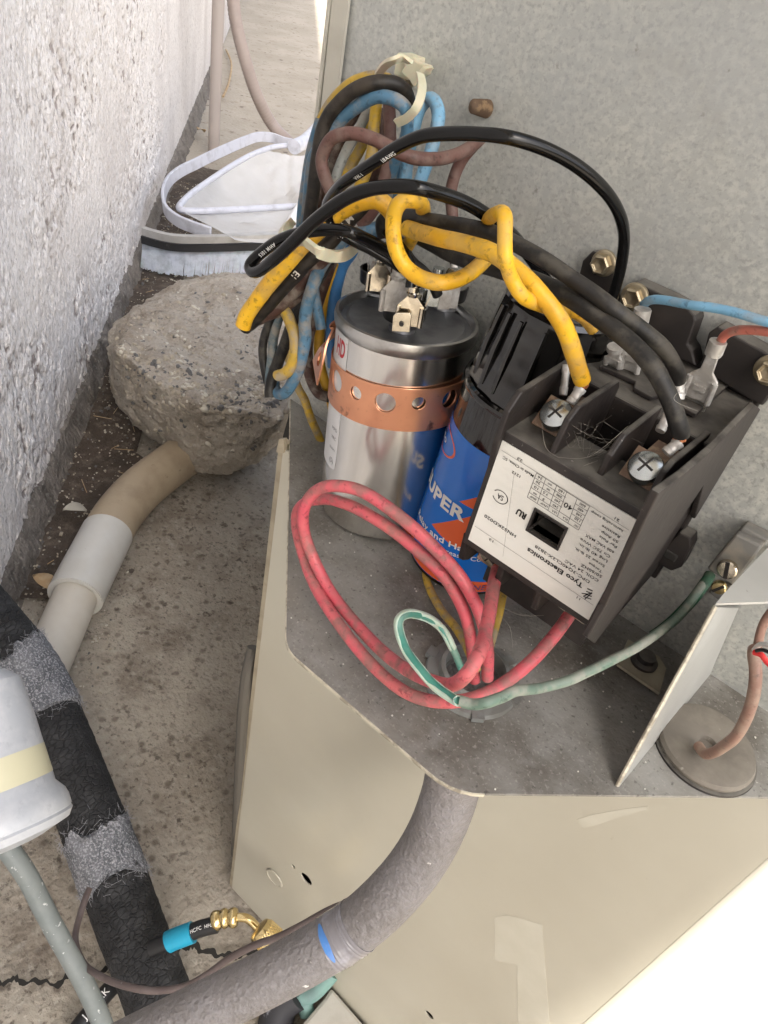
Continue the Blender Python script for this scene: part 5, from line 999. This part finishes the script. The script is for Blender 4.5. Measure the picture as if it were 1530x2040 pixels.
# filter drier can at the left edge
dd_ = .43
fb0 = V(hd(4, 1668, dd_)); ft0 = V(hd(-70, 1395, dd_ + .01)); fax = (ft0 - fb0).normalized(); FH = (ft0 - fb0).length; fr = 137 * dd_ / F
fd_ = thing('filter_drier', 'white grey painted steel can with a cream band at the left picture edge', 'can', fb0)
k_ = FH / .085
obj('can', MB().lathe(fb0, fax, [(-.006, 0), (-.006, fr * .55), (-.002, fr * .93), (.002, fr), (.0035, fr * .985), (.0045, fr * 1.0), (.010, fr * .995), (.014, fr * .97), (.020, fr * .87), (.060, fr * .845), (.085, fr * .80), (.092, fr * .62), (.096, 0)], 72), drier_m, fd_)
obj('cream_band', MB().lathe(fb0, fax, [(.0255, fr * .87 + .0001), (.043, fr * .858)], 72, cap=False), cream, fd_)
tube_pts = [hd(62, 1735, .445), hd(85, 1800, .45), hd(125, 1880, .46), (hd(170, 1960, .47)), hd(205, 2030, .48), hd(230, 2090, .49)]
W_('bgp', 'bare_pipe', 'blue grey paint spattered pipe running down from the white can', [(10, 1680), (52, 1740), (84, 1800), (124, 1878), (164, 1952), (198, 2025), (226, 2090)], [.445, .49], 39, bluegrey, None, mode='d', cat='pipe', seg=24)
# thin brown cable
W_('thin', 'thin_cable', 'thin brown paint flecked cable looping across the black insulated line', [(178, 1770), (160, 1820), (150, 1870), (166, 1918), (205, 1948), (255, 1966), (310, 1974), (365, 1966), (415, 1940), (460, 1908), (510, 1882), (552, 1868), (600, 1845), (660, 1812), (720, 1790)], [.52, .49, .455, .45, .44, .42, .40], 14, cable_m, None, mode='d', cat='cable')
# second black hose bottom left
oh = W_('bh', 'rubber_hose', 'black hose with white print crossing behind the blue grey pipe', [(130, 2080), (175, 2025), (215, 1975), (255, 1935)], [.56, .60], 34, hosebk, None, mode='d', cat='hose')
wire_text('bh', [(.30, 'JAE JAK', .2)], oh, ink_w, .7)
# flexible conduit
cp = [(905, 1540), (890, 1600), (862, 1668), (820, 1735), (762, 1800), (700, 1852), (620, 1902), (530, 1950), (430, 2000), (320, 2055), (230, 2100)]
fx = thing('flexible_conduit', 'dusty grey flexible electrical conduit curving out from under the shelf', 'conduit', HC)
sp = spline([V((HC.x, HC.y, -.003))] + [V(hd(px, py, d)) for (px, py), d in zip(cp, np.interp(np.linspace(0, 1, len(cp)), np.linspace(0, 1, 5), [.315, .335, .345, .345, .34]))], 10)
rf = 54 * .335 / F; mb = MB(); nn_ = len(sp)
fine = []; 
for i in range(nn_ - 1):
    for k in range(4): fine.append(sp[i].lerp(sp[i + 1], k / 4))
fine.append(sp[-1]); ribbed = [rf * (1 + .004 * math.sin(i * 2.1)) for i in range(len(fine))]
obj('jacket', MB().tube(fine, ribbed, 40), flexc, fx, smooth=60)
ci = [i for i, p in enumerate(fine) if 655 <= ((R.T @ (np.array(p) - CAM))[0] / depth(p) * F + CX) <= 715 and ((R.T @ (np.array(p) - CAM))[1] / depth(p) * F + CY) > 1780]
tp = fine[min(ci):max(ci) + 1]; o_ = obj('clear_tape', MB().tube(tp, [rf * 1.03 + .0004 * vn1(i * .8) for i in range(len(tp))], 36), cleartape, fx)
# blue patch on the viewer side
mb = MB(); pts = []; 
a0 = 2; rows = []
for j, i in enumerate(range(len(tp) - 9, len(tp) - 1)):
    T = (tp[min(i + 1, len(tp) - 1)] - tp[i - 1]).normalized(); vd = (Vector(CAM) - tp[i]).normalized(); nr = (vd - T * vd.dot(T)).normalized(); b = T.cross(nr)
    hw_ = .62 * math.sin(math.pi * (j + .35) / 8.4); rows.append([tp[i] + (nr * math.cos(a) + b * math.sin(a)) * (rf * 1.06) for a in np.linspace(-hw_ * 1.2 + .1, hw_ * 1.2 + .1, 9)])
vs = [p for rw in rows for p in rw]; fs = [(j * 9 + k, j * 9 + k + 1, (j + 1) * 9 + k + 1, (j + 1) * 9 + k) for j in range(len(rows) - 1) for k in range(8)]
obj('blue_tape_patch', (vs, fs), blutape, fx, smooth=60)
# service hose with brass fitting
sh = thing('service_hose', 'black gauge hose with cyan sleeve and brass fitting screwed on behind the conduit', 'hose', hd(430, 1850, .55))
dist = .56
def dt(name, pts, wpx, mt, seg=24, rm_=None, n=6):
    Wq = [hd(px, py, dist) for px, py in pts]; spq = spline(Wq, n); r = wpx / 2 * dist / F
    return obj(name, MB().tube(spq, [r * (rm_(i / (len(spq) - 1)) if rm_ else 1) for i in range(len(spq))], seg), mt, sh, smooth=50), spq, r
dt('cyan_sleeve', [(335, 1877), (350, 1870), (384, 1857)], 41, sleeve)
hk, s2, r2 = dt('hose_end', [(300, 1890), (380, 1858), (400, 1850), (432, 1842)], 32, hosebk); WIRES['sh'] = (s2, r2); wire_text('sh', [(.655, 'HCFC', .1), (.86, 'HFC', .1)], hk, ink_w, .38)
dt('brass_ferrule', [(424, 1836), (440, 1831), (455, 1829), (473, 1828)], 38, brass, rm_=lambda t: .80 + .2 * abs(math.sin(t * math.pi * 3)), n=10)
dt('brass_elbow', [(470, 1828), (490, 1829), (505, 1840), (518, 1856), (526, 1866)], 17, brass)
a = V(hd(514, 1848, dist - .02)); b = V(hd(550, 1884, dist - .02)); ax = (b - a).normalized(); L = (b - a).length; rr_ = 26 * dist / F
kn = obj('knurled_nut', MB().lathe(a, ax, [(0, rr_ * .5), (.001, rr_ * .86), (.004, rr_), (L * .8, rr_ * 1.05), (L * .85, rr_ * .9), (L, rr_ * .9)], 40), brass, sh)
mb = MB()
e1 = ax.orthogonal().normalized(); e2 = ax.cross(e1)
for k in range(30):
    for dr_ in (1, -1):
        P = []
        for t in range(7): an = 2 * math.pi * k / 30 + dr_ * t * .09; P.append(a + ax * (.004 + (L * .78 - .004) * t / 6) + (e1 * math.cos(an) + e2 * math.sin(an)) * rr_ * (1.0 + .05 * t / 6))
        mb.tube(P, .00035, 4, cap=False)
obj('knurling', mb, brass, kn, kind='stuff')
# teal service valve and concrete stub below the conduit
sv = thing('service_valve', 'teal patinated copper valve stub below the grey conduit', 'valve', hd(630, 1960, .60))
dist = .60
sh_old = sh; sh = sv
dt('valve_body', [(600, 1985), (625, 1975), (662, 1935)], 36, teal)
dt('valve_neck', [(612, 2020), (606, 1992), (598, 1975)], 30, teal)
dt('black_grip', [(545, 2060), (560, 2000), (590, 1975)], 70, mat('scuffed_black', (.03, .03, .035), .6, 0, [('noise', 60, (.35, .36, .40), .60, .68, .8)]))
pad = thing('equipment_pad', 'pale cement pad corner under the beige cabinet', 'pad', (.2, .1, G))
mb = MB(); mb.prism([V(hz(585, 2060, G + .03)), V(hz(648, 1985, G + .03)), V(hz(660, 1965, G + .03)), V(hz(760, 2080, G + .03)), V(hz(700, 2200, G + .03)), V(hz(560, 2200, G + .03))], (0, 0, -.026)); obj('pad_corner', mb, mat('pale_cement', (.48, .46, .41), .8, 0, [('noise', 40, (.36, .33, .28), .45, .7, .6)], [('noise', 90, .4, .003)]), pad, smooth=0, bevel=.003)

# ------------------------------------------------------------ tools by the wall, far end
zs = G + .105
sk = thing('leaf_skimmer', 'white framed pool leaf skimmer with translucent mesh net', 'skimmer', hz(430, 380, G + .08))
def zt(name, pts, z, wpx, mt, parent, seg=14, n=8, conv=K8, dz=0):
    P = [hz(*conv(*p), z + dz * i / (len(pts) - 1)) for i, p in enumerate(pts)]; r = wpx / 2 * float(np.median([depth(p) for p in P])) / F
    return obj(name, MB().tube(spline(P, n), r, seg), mt, parent, smooth=60)
fpts = spline([hz(*K8(*p), zs) for p in [(1150, 955), (1080, 940), (1000, 912), (910, 908), (820, 938), (650, 1012), (500, 1085), (400, 1135), (330, 1190), (292, 1260), (285, 1340), (310, 1405), (380, 1462), (480, 1505), (600, 1545)]], 8); fsd = [(fpts[min(i + 1, len(fpts) - 1)] - fpts[max(i - 1, 0)]).cross(Vector((0, 0, 1))) + Vector((0, 0, .12)) for i in range(len(fpts))]
obj('outer_frame', MB().ribbon(fpts, fsd, 20 * depth(fpts[40]) / F, .007), frame_w, sk, smooth=40, bevel=.0015)
obj('frame_ridge', MB().tube([p + Vector((0, 0, .004)) for p in fpts], .0022, 8), frame_w, sk)
zt('inner_rim', [(1340, 962), (1160, 962), (1030, 972), (960, 990), (850, 1035), (720, 1110), (600, 1190), (480, 1275), (410, 1340), (388, 1375), (410, 1392), (480, 1398), (700, 1392), (1150, 1368), (1200, 1366)], zs + .006, 12, frame_w, sk)
# net surface: sagging grid inside the rim
rim_t = [(960, 990), (850, 1035), (720, 1110), (600, 1190), (480, 1275), (400, 1370)]; vs = []; fs = []; nu, nv = 34, 26
L1 = spline([hz(*K8(*p), zs + .006) for p in rim_t], 10); L2a = V(hz(*K8(1420, 985), zs + .006)); L2b = V(hz(*K8(1290, 1500), zs + .006))
for i in range(nu):
    t = i / (nu - 1); a = L1[int(t * (len(L1) - 1))]; b = L2a.lerp(L2b, t)
    for j in range(nv): u = j / (nv - 1); p = a.lerp(b, u); sag = math.sin(math.pi * min(1, u * 1.0)) * math.sin(math.pi * (.1 + .8 * t)); p.z -= .055 * sag * (1 + .35 * vn1(i * .4 + j * .8) + .3 * vn1(j * .6 - i * .3)) ; vs.append(p)
fs = [(i * nv + j, i * nv + j + 1, (i + 1) * nv + j + 1, (i + 1) * nv + j) for i in range(nu - 1) for j in range(nv - 1)]
obj('net', (vs, fs), net, sk, smooth=70)
L1 = spline([hz(*K8(*p), zs + .003) for p in ((400, 1400), (500, 1450), (640, 1520), (760, 1590))], 6); vs = []
for i in range(12):
    a = L1[int(i / 11 * (len(L1) - 1))]; b = V(hz(*K8(1180 + i * 8, 1375 + i * 18), zs + .003))
    for j in range(12): p = a.lerp(b, j / 11); p.z -= .012 * math.sin(math.pi * j / 11) * (1 + vn1(i * .7 + j)); vs.append(p)
obj('lower_net', (vs, [(i * 12 + j, i * 12 + j + 1, i * 12 + j + 13, i * 12 + j + 12) for i in range(11) for j in range(11)]), net, sk, smooth=70)
zt('handle_socket', [(1150, 975), (1230, 930), (1340, 820), (1430, 740)], zs + .01, 26, frame_w, sk)
zt('side_strut', [(1075, 1560), (1120, 1490), (1180, 1390), (1240, 1300), (1330, 1180)], zs + .012, 20, mat('cloudy_plastic_tube', (.75, .75, .74), .15), sk)
# brush
br = thing('pool_brush', 'curved pool wall brush with grey bristles leaning in front of the skimmer', 'brush', hz(400, 540, G + .03))
bp = [(150, 1528), (230, 1552), (350, 1578), (520, 1584), (800, 1578), (1100, 1566), (1400, 1556)]
zbr = G + .10
def bar(name, pts, z, hpx, th_, mt):
    P = spline([hz(*K8(*p), z) for p in pts], 8); h_ = hpx / 3.326 * depth(P[0]) / F * 1.25; vs = []; nq = len(P)
    return obj(name, MB().ribbon(P, [(0, 0, 1)] * nq, h_, th_), mt, br, smooth=60)
bar('aluminium_back', bp, zbr, 38, .012, albar)
bar('black_strip', [(x, y + 52) for x, y in bp], zbr - .02, 40, .016, strip_m)
mb = MB(); P = spline([hz(*K8(x, y + 75), zbr - .03) for x, y in bp], 20)
for i in range(len(P) - 1):
    T = (P[i + 1] - P[i]).normalized()
    for k in range(4):
        q = P[i].lerp(P[i + 1], (k + random.uniform(-.2, .2)) / 4); L = .050 + .003 * vn1(i * .3) + random.uniform(-.003, .003); lean = T * random.uniform(-.003, .003) + Vector((.004, -.010, 0)) * .6
        mb.tube([q, q + lean * .4 + Vector((0, 0, -L * .5)), q + lean + Vector((0, 0, -L))], [.0014, .0013, .0010], 5)
obj('bristles', mb, bristle_m, br, kind='stuff')
# vertical conduit at wall and curved vacuum hose
pb = V(hz(425, 312, G)); o_ = obj('wall_conduit', MB().tube([pb, pb + Vector((.0, .0, 1.4))], 11 * depth(pb) / F, 20), pole_m, smooth=60); tag(o_, 'straight upright painted conduit standing at the stucco wall foot', 'pipe')
P = [V(hz(590, 296, G + .05)), V(hy(545, 252, 1.52)), V(hy(512, 190, 1.46)), V(hy(486, 110, 1.42)), V(hy(468, 30, 1.40)), V(hy(462, -60, 1.40))]
sp = spline(P, 30); rh = 12 * depth(sp[60]) / F
o_ = obj('vacuum_hose', MB().tube(sp, [rh * (1 + .035 * math.sin(i * 2.2)) for i in range(len(sp))], 18), hose_t, smooth=60); tag(o_, 'curved taupe ribbed pool hose coming down behind the skimmer', 'hose')
# twig by the wall
sp = spline([hz(*K8(700, 330), G + .01), hz(*K8(735, 420), G + .014), hz(*K8(720, 540), G + .016), hz(*K8(680, 640), G + .01)], 5); o_ = obj('dry_twig', MB().tube(sp, .004, 6), leaf_m); tag(o_, 'pale dry twig on the ground between conduit and hose', 'twig')
# ------------------------------------------------------------ cobwebs on the contactor and thin threads
mb = MB()
for i in range(40):
    p = C3(random.gauss(560, 110), random.gauss(850, 70)); q = C3(random.gauss(600, 130), random.gauss(860, 70)); m_ = ((p[0] + q[0]) / 2 + random.gauss(0, 6), (p[1] + q[1]) / 2 + random.gauss(0, 8) + 5)
    mb.tube(spline([hy(*p, -.044 + random.uniform(0, .02)), hy(*m_, -.044 + random.uniform(0, .015)), hy(*q, -.044 + random.uniform(0, .02))], 5), .000032, 4, cap=False)
for a, b, c in (((400, 760), (420, 880), (480, 930)), ((480, 930), (640, 925), (830, 775)), ((200, 1680), (300, 1720), (410, 1720)), ((190, 1720), (240, 1780), (255, 1880)), ((1140, 560), (1060, 640), (1180, 700))):
    mb.tube(spline([hy(*C3(*a), -.050), hy(*C3(*b), -.052), hy(*C3(*c), -.046)], 10), .00004, 4, cap=False)
o_ = obj('cobweb', mb, web_m, smooth=0, kind='stuff'); o_['label'] = 'dusty cobweb strands across the contactor terminals'
# crumbs of dirt and flakes on the shelf
mb = MB()
for i in range(130):
    x, y = random.uniform(.03, .26), random.uniform(-.08, .02)
    if y < -.084 + .0 or (x - y) > .245 or (x + y) < .006: continue
    r = random.uniform(.00012, .00032); mb.box((-r, -r, -r * .5), (r, r, r * .5), Matrix.Translation((x, y, .0004)) @ Matrix.Rotation(random.uniform(0, 6), 4, 'Z'))
o_ = obj('dust_flakes', mb, mat('white_flake', (.55, .53, .48), .7), smooth=0, kind='stuff'); o_['label'] = 'white flakes and grit lying on the dusty shelf'
for o_ in bpy.data.objects:
    if 'org' in o_.keys(): del o_['org']
